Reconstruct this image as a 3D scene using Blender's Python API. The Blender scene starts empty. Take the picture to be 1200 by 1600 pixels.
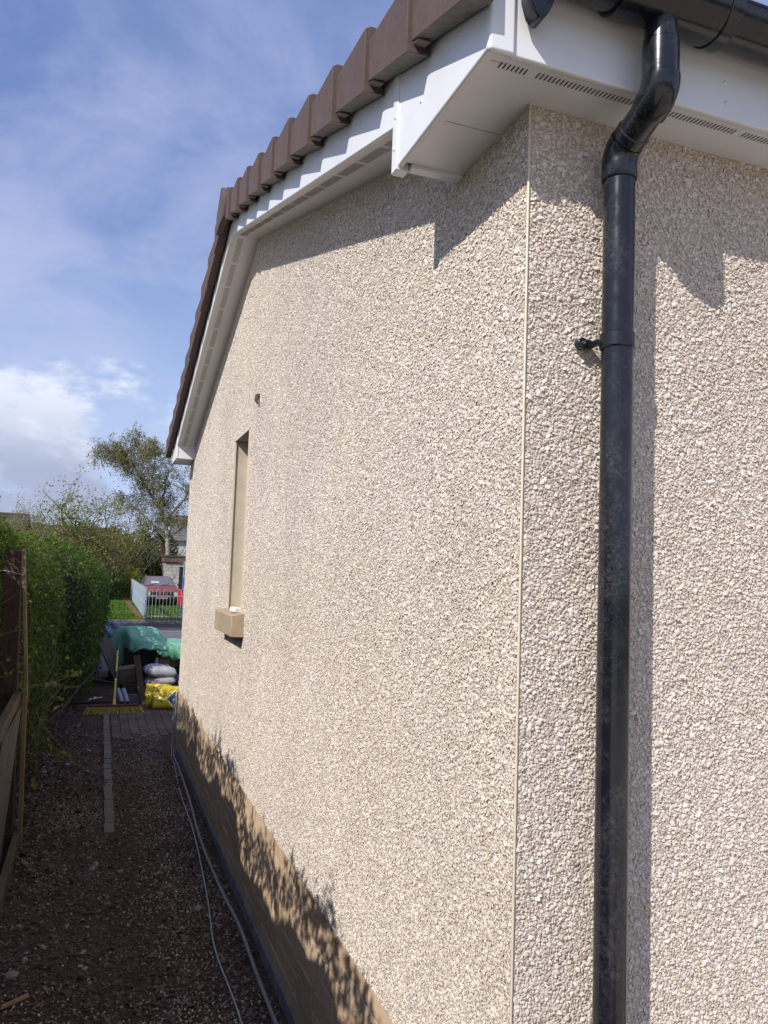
import bpy, bmesh, math, random
import numpy as np
from mathutils import Vector, Matrix
R = math.radians
rng = np.random.default_rng(7)
random.seed(7)
S = bpy.context.scene

# ---------------------------------------------------------------- camera
cam_d = bpy.data.cameras.new('camera')
cam = bpy.data.objects.new('camera', cam_d)
S.collection.objects.link(cam)
cam_d.sensor_fit = 'VERTICAL'
cam_d.sensor_height = 36.0
cam_d.lens = 36.0 * 1219 / 1600
cam_d.clip_start = 0.02
cam_d.clip_end = 3000
_n = lambda v: np.array(v, float) / np.linalg.norm(v)
_dy = _n([-449, 80, 1219])
_dx = np.array([3350, 213, 1219], float); _dx = _n(_dx - _dx.dot(_dy) * _dy)
_up = -np.cross(_dy, _dx)
if _up[1] > 0: _up = -_up
_R = np.stack([_dx, _dy, _up], 1)
CAM = (-.84, -1.45, 1.88)
cam.matrix_world = Matrix(((_R[0][0], -_R[1][0], -_R[2][0], CAM[0]),
                           (_R[0][1], -_R[1][1], -_R[2][1], CAM[1]),
                           (_R[0][2], -_R[1][2], -_R[2][2], CAM[2]),
                           (0, 0, 0, 1)))
S.camera = cam
S.render.resolution_x, S.render.resolution_y = 768, 1024

# ---------------------------------------------------------------- world, sun, exposure
SUN = Vector((-.177, -.120, .180)).normalized()
elev = math.asin(SUN.z)
az = math.atan2(SUN.x, SUN.y)          # clockwise from +y
W = bpy.data.worlds.new('World'); S.world = W; W.use_nodes = True
nt = W.node_tree; N = nt.nodes; L = nt.links
for n_ in list(N): N.remove(n_)
def wn(t, **k):
    n = N.new(t)
    for a, b in k.items(): setattr(n, a, b)
    return n
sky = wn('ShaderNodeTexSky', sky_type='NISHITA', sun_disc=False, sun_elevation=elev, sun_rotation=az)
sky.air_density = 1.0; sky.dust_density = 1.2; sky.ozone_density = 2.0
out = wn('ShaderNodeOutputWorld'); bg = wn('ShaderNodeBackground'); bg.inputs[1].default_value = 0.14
tc = wn('ShaderNodeTexCoord'); sx = wn('ShaderNodeSeparateXYZ'); L.new(tc.outputs['Generated'], sx.inputs[0])
def wm(op, a, b=None, clamp=False):
    n = wn('ShaderNodeMath', operation=op); n.use_clamp = clamp
    for i, v in enumerate((a, b)):
        if v is None: continue
        if isinstance(v, (int, float)): n.inputs[i].default_value = v
        else: L.new(v, n.inputs[i])
    return n.outputs[0]
def ramp(v, p0, p1, c0=0, c1=1):
    n = wn('ShaderNodeMapRange'); n.interpolation_type = 'SMOOTHSTEP'
    n.inputs[1].default_value = p0; n.inputs[2].default_value = p1
    n.inputs[3].default_value = c0; n.inputs[4].default_value = c1
    L.new(v, n.inputs[0]); return n.outputs[0]
def wnoise(vec, scale, detail, rough, dist=0., loc=(0, 0, 0), sc=(1, 1, 1)):
    m = wn('ShaderNodeMapping'); m.inputs['Location'].default_value = loc; m.inputs['Scale'].default_value = sc
    L.new(vec, m.inputs[0])
    n = wn('ShaderNodeTexNoise'); n.inputs['Scale'].default_value = scale; n.inputs['Detail'].default_value = detail
    n.inputs['Roughness'].default_value = rough; n.inputs['Distortion'].default_value = dist
    L.new(m.outputs[0], n.inputs['Vector']); return n.outputs[0]
def mixc(f, a, b):
    n = wn('ShaderNodeMix', data_type='RGBA'); L.new(f, n.inputs[0])
    for i, v in ((6, a), (7, b)):
        if isinstance(v, tuple): n.inputs[i].default_value = (*v, 1)
        else: L.new(v, n.inputs[i])
    return n.outputs[2]
z = sx.outputs[2]
zz = wm('MAXIMUM', z, 0.0)
# sky dome projected on a cloud layer so that clouds shrink towards the horizon
inv = wm('DIVIDE', 1.0, wm('ADD', zz, 0.16))
cx = wm('MULTIPLY', sx.outputs[0], inv); cy = wm('MULTIPLY', sx.outputs[1], inv)
cv = wn('ShaderNodeCombineXYZ'); L.new(cx, cv.inputs[0]); L.new(cy, cv.inputs[1])
thin = wnoise(cv.outputs[0], 1.9, 9, .58, .5, (3.2, .9, 0))
thin2 = wnoise(cv.outputs[0], .55, 5, .5, .2, (7.3, 1.4, 3))
veil = wm('ADD', wm('MULTIPLY', ramp(thin, .32, .68), .80), ramp(thin2, .36, .66, 0, .42), True)
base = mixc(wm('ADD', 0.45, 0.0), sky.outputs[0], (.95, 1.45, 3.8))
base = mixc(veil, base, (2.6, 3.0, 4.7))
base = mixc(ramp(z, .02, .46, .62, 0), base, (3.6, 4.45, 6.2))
# heaped clouds low in the sky, all the way round
cum = wnoise(tc.outputs['Generated'], 3.1, 9, .56, .15, (1.72, .71, .25), (1, 1, 2.2))
cumz = wm('SUBTRACT', cum, ramp(z, .05, .40, 0, .34))
mask = ramp(cumz, .40, .485)
shade = wnoise(tc.outputs['Generated'], 6.0, 8, .6, .2, (3.3, .1, .2), (1, 1, 2.0))
lit = wm('ADD', wm('MULTIPLY', ramp(shade, .40, .64), .40), ramp(z, .10, .21, 0, .65), True)
ccol = mixc(lit, (2.5, 2.85, 3.9), (6.6, 6.9, 7.5))
base = mixc(wm('MULTIPLY', mask, .92), base, ccol)
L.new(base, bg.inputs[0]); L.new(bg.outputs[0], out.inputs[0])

sd = bpy.data.lights.new('sun', 'SUN'); sd.energy = 4.3; sd.angle = R(.53); sd.color = (1, .955, .89)
so = bpy.data.objects.new('sun', sd); S.collection.objects.link(so)
so.rotation_euler = SUN.to_track_quat('Z', 'Y').to_euler(); so.location = (-6, -4, 7)
S.view_settings.view_transform = 'Standard'; S.view_settings.look = 'None'
S.view_settings.exposure = 0.26; S.view_settings.gamma = 1; S.view_settings.use_curve_mapping = False

# ---------------------------------------------------------------- helpers
def tag(o, label=None, cat=None, group=None, kind=None):
    if label: o['label'] = label
    if cat: o['category'] = cat
    if group: o['group'] = group
    if kind: o['kind'] = kind
    return o
def link(o, parent=None):
    S.collection.objects.link(o)
    if parent is not None: o.parent = parent
    return o
def thing(name, label, cat, loc=(0, 0, 0), rz=0, group=None):
    o = bpy.data.objects.new(name, None); o.location = loc; o.rotation_euler = (0, 0, rz)
    o.empty_display_size = .1
    link(o); return tag(o, label, cat, group)
def copy_tree(o, parent=None):
    c = o.copy(); link(c)
    if parent is not None: c.parent = parent
    for ch in list(o.children): copy_tree(ch, c)
    return c

class MB:
    """Collects polygons; build() links them as one mesh object."""
    def __init__(s): s.v = []; s.f = []; s.m = []
    def add(s, vs, fs, mi=0):
        o = len(s.v); s.v += [tuple(p) for p in vs]
        s.f += [tuple(i + o for i in f) for f in fs]; s.m += [mi] * len(fs); return s
    def box(s, a, b, mi=0, M=None):
        x0, y0, z0 = a; x1, y1, z1 = b
        vs = [(x0, y0, z0), (x1, y0, z0), (x1, y1, z0), (x0, y1, z0), (x0, y0, z1), (x1, y0, z1), (x1, y1, z1), (x0, y1, z1)]
        if M is not None: vs = [M @ Vector(p) for p in vs]
        return s.add(vs, [(0, 3, 2, 1), (4, 5, 6, 7), (0, 1, 5, 4), (1, 2, 6, 5), (2, 3, 7, 6), (3, 0, 4, 7)], mi)
    def hexa(s, bottom, top, mi=0):
        n = len(bottom)
        return s.add(list(bottom) + list(top), [tuple(range(n))[::-1], tuple(range(n, 2 * n))] +
                     [(i, (i + 1) % n, n + (i + 1) % n, n + i) for i in range(n)], mi)
    def prism(s, prof, axis, a, b, mi=0):
        """prof: 2D points on the two remaining axes; extruded along axis a..b"""
        def P(p, t):
            q = list(p); q.insert(axis, t); return q
        return s.hexa([P(p, a) for p in prof], [P(p, b) for p in prof], mi)
    def tube(s, pts, r, n=10, cap=True, mi=0):
        pts = [Vector(p) for p in pts]
        rs = r if isinstance(r, (list, tuple)) else [r] * len(pts)
        rings = []; ref = None
        for i, p in enumerate(pts):
            t = (pts[min(i + 1, len(pts) - 1)] - pts[max(i - 1, 0)]).normalized()
            if ref is None:
                ref = Vector((0, 0, 1)) if abs(t.z) < .9 else Vector((1, 0, 0))
            u = (ref - t * ref.dot(t)).normalized(); ref = u; w = t.cross(u)
            rings.append([p + (u * math.cos(2 * math.pi * k / n) + w * math.sin(2 * math.pi * k / n)) * rs[i] for k in range(n)])
        vs = [q for g in rings for q in g]
        fs = [(i * n + k, i * n + (k + 1) % n, (i + 1) * n + (k + 1) % n, (i + 1) * n + k) for i in range(len(pts) - 1) for k in range(n)]
        if cap: fs += [tuple(range(n))[::-1], tuple((len(pts) - 1) * n + k for k in range(n))]
        return s.add(vs, fs, mi)
    def mesh(s, name, mats):
        me = bpy.data.meshes.new(name); me.from_pydata(s.v, [], s.f)
        for m in (mats if isinstance(mats, (list, tuple)) else [mats]): me.materials.append(m)
        if any(s.m): me.polygons.foreach_set('material_index', s.m)
        bm = bmesh.new(); bm.from_mesh(me); bmesh.ops.recalc_face_normals(bm, faces=bm.faces); bm.to_mesh(me); bm.free()
        return me
    def build(s, name, mats, parent=None, smooth=False, bevel=0, seg=2, sub=0):
        me = s.mesh(name, mats)
        o = bpy.data.objects.new(name, me); link(o, parent)
        if bevel:
            b = o.modifiers.new('bevel', 'BEVEL'); b.width = bevel; b.segments = seg; b.limit_method = 'ANGLE'; b.angle_limit = R(40)
        if sub:
            b = o.modifiers.new('sub', 'SUBSURF'); b.levels = b.render_levels = sub
        if smooth or bevel:
            for p in me.polygons: p.use_smooth = True
            if not sub: me.set_sharp_from_angle(angle=R(38))
        return o

def np_mesh(name, V, F, mat, parent=None, attr=None, smooth=False):
    V = np.asarray(V, np.float32); F = np.asarray(F, np.int32)
    me = bpy.data.meshes.new(name); k = F.shape[1]
    me.vertices.add(len(V)); me.vertices.foreach_set('co', V.ravel())
    me.loops.add(F.size); me.loops.foreach_set('vertex_index', F.ravel())
    me.polygons.add(len(F)); me.polygons.foreach_set('loop_start', np.arange(0, F.size, k, dtype=np.int32))
    me.update(calc_edges=True)
    if attr is not None:
        a = me.attributes.new('rnd', 'FLOAT', 'FACE'); a.data.foreach_set('value', np.asarray(attr, np.float32))
    if smooth: me.polygons.foreach_set('use_smooth', np.ones(len(F), bool))
    me.materials.append(mat)
    o = bpy.data.objects.new(name, me); link(o, parent); return o

def unit(a): return a / np.maximum(np.linalg.norm(a, axis=-1, keepdims=True), 1e-9)
def leaves(C, size, nrm=None, aspect=1.8, spread=.9, hang=0.):
    """diamond leaves folded along the midrib (two triangles as one quad each)"""
    n = len(C); rv = unit(rng.normal(size=(n, 3)))
    nr = rv if nrm is None else unit(nrm + rv * spread)
    t = unit(np.cross(nr, unit(rng.normal(size=(n, 3)))))
    if hang: t = unit(t * (1 - hang) + np.array([0, 0, -1]) * hang)
    b = unit(np.cross(nr, t))
    s = (size * rng.uniform(.6, 1.35, n))[:, None]
    V = np.stack([C - t * s * .5, C + b * s * .5 / aspect + nr * s * .08, C + t * s * .5, C - b * s * .5 / aspect + nr * s * .08], 1).reshape(-1, 3)
    return V, np.arange(4 * n).reshape(n, 4)

def vnoise(P, scale, seed=0):
    """cheap smooth noise from sums of sines, about -1..1"""
    r = np.random.default_rng(seed); out_ = np.zeros(len(P))
    for o_ in range(5):
        k = r.normal(size=3) * scale * (1 + .55 * o_); out_ += np.sin(P @ k + r.uniform(0, 6.28)) / (1 + .5 * o_)
    return out_ / 2.2

# ---------------------------------------------------------------- materials
class Mat:
    def __init__(s, name):
        s.m = bpy.data.materials.new(name); s.m.use_nodes = True; s.nt = s.m.node_tree
        s.N = s.nt.nodes; s.L = s.nt.links; s.b = s.N['Principled BSDF']; s.tc = s.N.new('ShaderNodeTexCoord'); s.src = s.tc.outputs['Object']
        s.h = None
    def noise(s, scale, detail=4, rough=.55, dist=0, sc=None, src=None):
        n = s.N.new('ShaderNodeTexNoise'); n.inputs['Scale'].default_value = scale; n.inputs['Detail'].default_value = detail
        n.inputs['Roughness'].default_value = rough; n.inputs['Distortion'].default_value = dist
        v = src or s.src
        if sc:
            m = s.N.new('ShaderNodeMapping'); m.inputs['Scale'].default_value = sc; s.L.new(v, m.inputs[0]); v = m.outputs[0]
        s.L.new(v, n.inputs['Vector']); return n.outputs['Fac']
    def voro(s, scale, feature='F1', outp='Distance', src=None):
        n = s.N.new('ShaderNodeTexVoronoi'); n.feature = feature; n.inputs['Scale'].default_value = scale
        s.L.new(src or s.src, n.inputs['Vector']); return n.outputs[outp]
    def ramp(s, fac, stops, const=False):
        n = s.N.new('ShaderNodeValToRGB'); cr = n.color_ramp
        if const: cr.interpolation = 'CONSTANT'
        while len(cr.elements) < len(stops): cr.elements.new(.5)
        for e, (p, c) in zip(cr.elements, stops):
            e.position = p; e.color = (*c, 1) if isinstance(c, tuple) else (c, c, c, 1)
        s.L.new(fac, n.inputs[0]); return n.outputs[0]
    def mix(s, fac, a, b, mode='MIX'):
        n = s.N.new('ShaderNodeMix'); n.data_type = 'RGBA'; n.blend_type = mode
        for i, v in ((0, fac), (6, a), (7, b)):
            if isinstance(v, (int, float)): n.inputs[i].default_value = v
            elif isinstance(v, tuple): n.inputs[i].default_value = (*v, 1)
            else: s.L.new(v, n.inputs[i])
        return n.outputs[2]
    def math(s, op, a, b=0.):
        n = s.N.new('ShaderNodeMath'); n.operation = op
        for i, v in enumerate((a, b)):
            if isinstance(v, (int, float)): n.inputs[i].default_value = v
            else: s.L.new(v, n.inputs[i])
        return n.outputs[0]
    def attr(s, name, kind='GEOMETRY'):
        n = s.N.new('ShaderNodeAttribute'); n.attribute_name = name; n.attribute_type = kind; return n.outputs['Fac']
    def rand(s):
        n = s.N.new('ShaderNodeObjectInfo'); return n.outputs['Random']
    def set(s, col=None, rough=None, spec=None, metal=None):
        b = s.b
        if col is not None:
            if isinstance(col, tuple): b.inputs['Base Color'].default_value = (*col, 1)
            else: s.L.new(col, b.inputs['Base Color'])
        if rough is not None:
            if isinstance(rough, (int, float)): b.inputs['Roughness'].default_value = rough
            else: s.L.new(rough, b.inputs['Roughness'])
        if spec is not None: b.inputs['Specular IOR Level'].default_value = spec
        if metal is not None: b.inputs['Metallic'].default_value = metal
        return s
    def bump(s, h, strength=.5, dist=.01):
        n = s.N.new('ShaderNodeBump'); n.inputs['Strength'].default_value = strength; n.inputs['Distance'].default_value = dist
        s.L.new(h, n.inputs['Height'])
        if s.h is not None: s.L.new(s.h, n.inputs['Normal'])
        s.h = n.outputs[0]; s.L.new(s.h, s.b.inputs['Normal']); return s

def simple(name, c0, c1, scale=8, rough=.6, bump=.2, bd=.003, spec=.5, sc=None, metal=0, bscale=None):
    m = Mat(name); n = m.noise(scale, 5, .6, sc=sc)
    m.set(m.ramp(n, [(.3, c0), (.7, c1)]), rough, spec, metal)
    if bump: m.bump(m.noise(bscale or scale * 6, 4, .6, sc=sc), bump, bd)
    return m.m

def leaf_mat(name, stops, trans=.45):
    m = Mat(name); c = m.ramp(m.attr('rnd'), stops); m.set(c, .55, .3)
    t = m.N.new('ShaderNodeBsdfTranslucent'); m.L.new(m.mix(1., c, (.9, 1.0, .45), 'MULTIPLY'), t.inputs[0])
    mx = m.N.new('ShaderNodeMixShader'); mx.inputs[0].default_value = trans
    m.L.new(m.b.outputs[0], mx.inputs[1]); m.L.new(t.outputs[0], mx.inputs[2])
    m.L.new(mx.outputs[0], m.N['Material Output'].inputs[0]); return m.m

# render coat under the chips
m = Mat('render_coat'); n1 = m.noise(90, 5, .7); v1 = m.voro(150)
m.set(m.ramp(n1, [(.3, (.47, .40, .33)), (.7, (.62, .545, .465))]), .92, .2)
m.bump(v1, .9, .006); MAT_COAT = m.m
m = Mat('pebble_chip'); a = m.attr('col', 'INSTANCER')
c = m.ramp(a, [(0, (.37, .295, .24)), (.09, (.50, .415, .34)), (.24, (.60, .52, .435)), (.5, (.67, .595, .52)), (.72, (.715, .65, .585)), (.84, (.62, .58, .55)), (.93, (.76, .72, .67)), (1, (.88, .86, .84))])
c = m.mix(.35, c, m.ramp(m.noise(1.3, 3, .5, src=m.N.new('ShaderNodeNewGeometry').outputs['Position']), [(.35, (.86, .83, .82)), (.65, (1.1, 1.06, 1.0))]), 'MULTIPLY')
m.set(c, .62, .35); MAT_CHIP = m.m
MAT_BEAD = simple('corner_bead', (.62, .53, .40), (.70, .61, .47), 30, .5, .1, .001)
MAT_SMOOTH = simple('smooth_render', (.44, .375, .285), (.53, .455, .35), 12, .85, .25, .002, .2)
m = Mat('buff_brick'); rn = m.rand()
m.set(m.mix(m.ramp(m.noise(22, 5, .65), [(.35, 0.), (.75, .8)]), m.ramp(rn, [(0, (.46, .305, .18)), (.5, (.54, .37, .225)), (.8, (.58, .425, .275)), (1, (.53, .34, .215))]), (.55, .44, .33)), .9, .2)
m.bump(m.noise(160, 4, .7), .5, .003); MAT_BRICK = m.m
MAT_MORTAR = simple('mortar', (.05, .042, .034), (.10, .085, .07), 40, .95, .5, .004, .1)
MAT_FOOT = simple('footing', (.13, .133, .15), (.27, .27, .285), 14, .95, .6, .008, .1)
m = Mat('white_upvc'); m.set(m.ramp(m.noise(3, 5, .6), [(.3, (.70, .705, .72)), (.7, (.78, .785, .795))]), m.ramp(m.noise(30, 3), [(0, .25), (1, .42)]), .5)
m.bump(m.noise(6, 2), .04, .01); MAT_UPVC = m.m
MAT_SLOT = simple('slot_dark', (.035, .03, .025), (.05, .045, .04), 20, .9, 0)
MAT_GROOVE = simple('groove_shade', (.30, .285, .26), (.38, .365, .335), 20, .9, 0)
m = Mat('tile_brown'); g = m.noise(9, 6, .65); g2 = m.noise(60, 4, .7)
c = m.mix(m.ramp(g2, [(.45, 0.), (.8, .35)]), m.ramp(g, [(.3, (.074, .050, .044)), (.7, (.104, .070, .061))]), (.20, .14, .125))
c = m.mix(m.math('MULTIPLY', m.rand(), .35), c, (.085, .055, .048)); m.set(c, .72, .35); m.bump(g2, .25, .002); MAT_TILE = m.m
MAT_TILE_LIT = simple('tile_underside_lit', (.20, .185, .175), (.29, .27, .255), 25, .9, .3, .002, .2)
m = Mat('black_upvc'); g = m.noise(7, 6, .7, sc=(1, 1, .6)); sp = m.voro(150); dust = m.ramp(m.math('MULTIPLY', m.ramp(sp, [(.08, 1.), (.16, 0.)]), m.ramp(m.noise(4, 4, .6, sc=(1, 1, .5)), [(.50, 0.), (.64, 1.)])), [(0, 0.), (1, 1.)])
scuff = m.math('MULTIPLY', m.ramp(g, [(.46, 0.), (.75, .36)]), m.ramp(m.noise(120, 4, .75), [(.4, 0.), (.7, 1.)]))
c = m.mix(m.math('MAXIMUM', m.math('MULTIPLY', dust, .45), scuff), (.0075, .0085, .013), (.30, .30, .31))
m.set(c, m.ramp(m.noise(18, 5, .7), [(.3, .11), (.75, .30)]), .55); m.bump(m.noise(5, 2), .05, .01); MAT_BLACK = m.m
m = Mat('soil'); g = m.noise(2.2, 7, .62, .4); g2 = m.noise(38, 6, .72)
c = m.mix(m.ramp(g2, [(.35, 0.), (.7, 1.)]), (.060, .040, .032), m.ramp(g, [(.3, (.13, .085, .065)), (.5, (.19, .118, .086)), (.7, (.25, .19, .135))]))
m.set(c, .95, .15); m.bump(g2, .9, .03); m.bump(m.voro(55), .7, .02); MAT_SOIL = m.m
m = Mat('stone'); a = m.attr('col', 'INSTANCER')
m.set(m.mix(m.ramp(m.noise(2.5, 4), [(.3, 0.), (.8, .5)]), m.ramp(a, [(0, (.045, .032, .027)), (.3, (.115, .073, .057)), (.6, (.18, .122, .096)), (.82, (.27, .235, .205)), (1, (.44, .41, .38))]), (.12, .09, .075)), .85, .25); MAT_STONE = m.m
m = Mat('fallen_chip'); a = m.attr('col', 'INSTANCER'); m.set(m.ramp(a, [(0, (.26, .19, .13)), (.5, (.50, .41, .31)), (1, (.85, .80, .71))]), .7, .3); MAT_FCHIP = m.m
m = Mat('paver'); m.set(m.mix(m.ramp(m.noise(30, 5, .7), [(.4, 0.), (.8, .6)]), m.ramp(m.rand(), [(0, (.105, .060, .047)), (.6, (.14, .085, .067)), (1, (.155, .115, .10))]), (.19, .15, .13)), .9, .2); m.bump(m.noise(120, 4), .5, .003); MAT_PAVER = m.m
m = Mat('edging'); m.set(m.mix(m.ramp(m.noise(25, 5, .7), [(.4, 0.), (.8, .7)]), m.ramp(m.rand(), [(0, (.12, .095, .078)), (1, (.175, .145, .12))]), (.25, .21, .18)), .9, .2); m.bump(m.noise(120, 4), .5, .003); MAT_EDGE = m.m
def wood(name, c0, c1, sc, rough=.8):
    m = Mat(name); g = m.noise(14, 6, .6, .6, sc=sc); g2 = m.noise(5, 3)
    m.set(m.mix(m.ramp(g2, [(.35, 0.), (.7, .6)]), m.ramp(g, [(.3, c0), (.7, c1)]), tuple(x * .55 for x in c0)), rough, .2); m.bump(g, .5, .004); return m.m
MAT_POST = wood('old_post', (.055, .034, .026), (.12, .075, .055), (3, 3, .25))
MAT_BATTEN = wood('new_batten', (.22, .165, .085), (.34, .26, .14), (3, 3, .25))
MAT_RAIL = wood('weathered_rail', (.10, .078, .052), (.18, .145, .095), (3, .25, 3))
MAT_PLANK = wood('brown_plank', (.085, .05, .033), (.155, .10, .068), (3, 3, .3))
MAT_BOARD = wood('dirty_board', (.20, .155, .135), (.33, .27, .24), (1, 1, .6))
MAT_CABLE = simple('grey_cable', (.20, .20, .185), (.30, .29, .27), 12, .55, .1, .001)
MAT_CABLE2 = simple('pale_cable', (.28, .31, .32), (.40, .43, .44), 12, .5, .1, .001)
MAT_WHITE = simple('white_plastic', (.62, .62, .62), (.75, .75, .75), 20, .5, .3, .004)
MAT_GLASS = Mat('dark_glass').set((.03, .035, .04), .06, .7).m
MAT_TWIG = simple('twig', (.11, .085, .06), (.22, .175, .12), 20, .85, .3, .002)
MAT_TWIGD = simple('dark_twig', (.045, .034, .026), (.09, .07, .052), 20, .85, .3, .002)
MAT_BIRCH = simple('birch_bark', (.13, .115, .09), (.42, .38, .32), 3, .8, .3, .01, .2, (1, 1, 3))
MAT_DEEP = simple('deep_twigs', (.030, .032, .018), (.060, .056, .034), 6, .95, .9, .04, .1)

# ---------------------------------------------------------------- instanced grains (chips and gravel)
def grains(name, P, ROT, SC, COL, mat, parent=None, subdiv=2, kind='stuff', warp=.35):
    me = bpy.data.meshes.new(name); me.vertices.add(len(P)); me.vertices.foreach_set('co', np.asarray(P, np.float32).ravel())
    for nm, dat in (('rot', ROT), ('sc', SC)):
        a = me.attributes.new(nm, 'FLOAT_VECTOR', 'POINT'); a.data.foreach_set('vector', np.asarray(dat, np.float32).ravel())
    a = me.attributes.new('col', 'FLOAT', 'POINT'); a.data.foreach_set('value', np.asarray(COL, np.float32))
    a = me.attributes.new('pick', 'INT', 'POINT'); a.data.foreach_set('value', rng.integers(0, 4, len(P)).astype(np.int32))
    o = bpy.data.objects.new(name, me); link(o, parent); me.materials.append(mat)
    g = bpy.data.node_groups.new(name + '_nodes', 'GeometryNodeTree')
    g.interface.new_socket('Geometry', in_out='INPUT', socket_type='NodeSocketGeometry')
    g.interface.new_socket('Geometry', in_out='OUTPUT', socket_type='NodeSocketGeometry')
    n = g.nodes; l = g.links
    gi = n.new('NodeGroupInput'); go = n.new('NodeGroupOutput')
    gti = n.new('GeometryNodeGeometryToInstance')
    for i in range(4):
        ico = n.new('GeometryNodeMeshIcoSphere'); ico.inputs['Radius'].default_value = 1; ico.inputs['Subdivisions'].default_value = subdiv - 1 if subdiv > 1 else 1
        sp = n.new('GeometryNodeSetPosition'); no = n.new('ShaderNodeTexNoise'); no.noise_dimensions = '4D'
        no.inputs['W'].default_value = i * 7.3; no.inputs['Scale'].default_value = 1.1
        sub = n.new('ShaderNodeVectorMath'); sub.operation = 'SUBTRACT'; sub.inputs[1].default_value = (.5, .5, .5)
        sc = n.new('ShaderNodeVectorMath'); sc.operation = 'SCALE'; sc.inputs['Scale'].default_value = warp * 6
        l.new(no.outputs['Color'], sub.inputs[0]); l.new(sub.outputs[0], sc.inputs[0])
        l.new(ico.outputs[0], sp.inputs['Geometry']); l.new(sc.outputs[0], sp.inputs['Offset'])
        sm = n.new('GeometryNodeSetMaterial'); sm.inputs['Material'].default_value = mat
        fl = n.new('GeometryNodeSetShadeSmooth'); fl.inputs['Shade Smooth'].default_value = False
        l.new(sp.outputs[0], sm.inputs[0]); l.new(sm.outputs[0], fl.inputs[0]); l.new(fl.outputs[0], gti.inputs[0])
    iop = n.new('GeometryNodeInstanceOnPoints'); iop.inputs['Pick Instance'].default_value = True
    def na(nm, t):
        q = n.new('GeometryNodeInputNamedAttribute'); q.data_type = t; q.inputs['Name'].default_value = nm; return q.outputs[0]
    l.new(gi.outputs[0], iop.inputs['Points']); l.new(gti.outputs[0], iop.inputs['Instance'])
    l.new(na('pick', 'INT'), iop.inputs['Instance Index']); l.new(na('rot', 'FLOAT_VECTOR'), iop.inputs['Rotation'])
    l.new(na('sc', 'FLOAT_VECTOR'), iop.inputs['Scale']); l.new(iop.outputs[0], go.inputs[0])
    md = o.modifiers.new('grains', 'NODES'); md.node_group = g
    if kind: o['kind'] = kind
    return o

# ================================================================ GROUND
def gz(x, y):
    """ground height: earth banked a little against the house near the corner"""
    x = np.asarray(x, float); y = np.asarray(y, float)
    sx_ = np.clip((x + .75) / .6, 0, 1); sy_ = np.clip((8 - y) / 3, 0, 1)
    bank = .05 * sx_ * sx_ * (3 - 2 * sx_) * sy_ * sy_ * (3 - 2 * sy_)
    inpath = (x > -3) & (x < .2) & (y < 8.2)
    return np.where(inpath, bank + .010 * np.sin(3.1 * x + 1.7 * y) * sy_ + .008 * np.sin(7.3 * x - 4.1 * y) * sy_, bank)
nx, ny = 60, 220
X, Y = np.meshgrid(np.linspace(-3, .3, nx), np.linspace(-4, 13.2, ny))
V = np.stack([X, Y, gz(X, Y)], -1).reshape(-1, 3)
idx = np.arange(nx * ny).reshape(ny, nx)
F = np.stack([idx[:-1, :-1], idx[:-1, 1:], idx[1:, 1:], idx[1:, :-1]], -1).reshape(-1, 4)
o = np_mesh('path', V, F, MAT_SOIL, smooth=True); tag(o, kind='structure')
m = Mat('grass_ground'); g = m.noise(.6, 6, .6); g2 = m.noise(9, 6, .7)
m.set(m.mix(m.ramp(g2, [(.35, 0.), (.7, .8)]), m.ramp(g, [(.3, (.055, .10, .018)), (.7, (.10, .155, .032))]), (.04, .07, .016)), .95, .15); m.bump(g2, .8, .05); MAT_GRASSG = m.m
MB().add([(-600, -300, -.42), (600, -300, -.42), (600, 1500, -.42), (-600, 1500, -.42)], [(0, 1, 2, 3)]).build('ground', simple('earth', (.05, .055, .025), (.08, .085, .04), .4, .95, .5, .05, .1)) and None
bpy.data.objects['ground']['kind'] = 'structure'
m = Mat('asphalt'); g = m.noise(60, 5, .7); m.set(m.ramp(m.noise(1.2, 5), [(.3, (.043, .043, .046)), (.7, (.066, .065, .068))]), .9, .25); m.bump(g, .5, .01); MAT_ASPH = m.m
m = Mat('bounce_paving'); g = m.noise(40, 5, .7); m.set(m.ramp(m.noise(1.6, 5), [(.3, (.38, .33, .265)), (.7, (.47, .415, .335))]), .9, .25); m.bump(g, .4, .008); MAT_BOUNCE = m.m
m = Mat('pavement'); g = m.noise(60, 5, .7); m.set(m.ramp(m.noise(1.6, 5), [(.3, (.10, .10, .10)), (.7, (.145, .143, .14))]), .9, .25); m.bump(g, .4, .008); MAT_PAV = m.m
def slab(name, x0, x1, y0, y1, zt, mat, zb=-.4, lab=None):
    o = MB().box((x0, y0, zb), (x1, y1, zt)).build(name, mat); return tag(o, kind='structure')
slab('bounce_paving_left', -14, -3, -30, 16.6, -.02, MAT_BOUNCE); slab('bounce_paving_front', -.55, 14, -1.9, -.35, .030, MAT_BOUNCE); slab('bounce_paving_near', -2.98, 14, -12, -1.902, .034, MAT_BOUNCE)  # pale paving out of view, added to bounce warm light into the shade
slab('side_yard', .3, 9, 6.7, 13.2, -.02, MAT_SOIL); slab('yard', -2.9, 9, 13.2, 16.6, -.003, MAT_PAV)
slab('pavement', -60, 60, 16.6, 22.05, -.012, MAT_PAV)
slab('road', -60, 60, 22.2, 26.6, -.11, MAT_ASPH)
k = 0
KM = simple('kerb_concrete', (.16, .16, .155), (.24, .235, .225), 5, .9, .3, .004)
kb = MB().box((-.455, 0, 0), (.455, .145, .14)).mesh('kerb_stone', KM)
for j, yy in enumerate((22.052, 26.602)):
    t = tag(bpy.data.objects.new('kerb', None), kind='structure'); link(t)
    for i in range(26):
        o = bpy.data.objects.new('kerb_stone', kb); o.location = (-9 + i * .92, yy, -.145); link(o, t)
slab('lawn', .86, 40, 26.75, 62, -.004, MAT_GRASSG)
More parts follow.
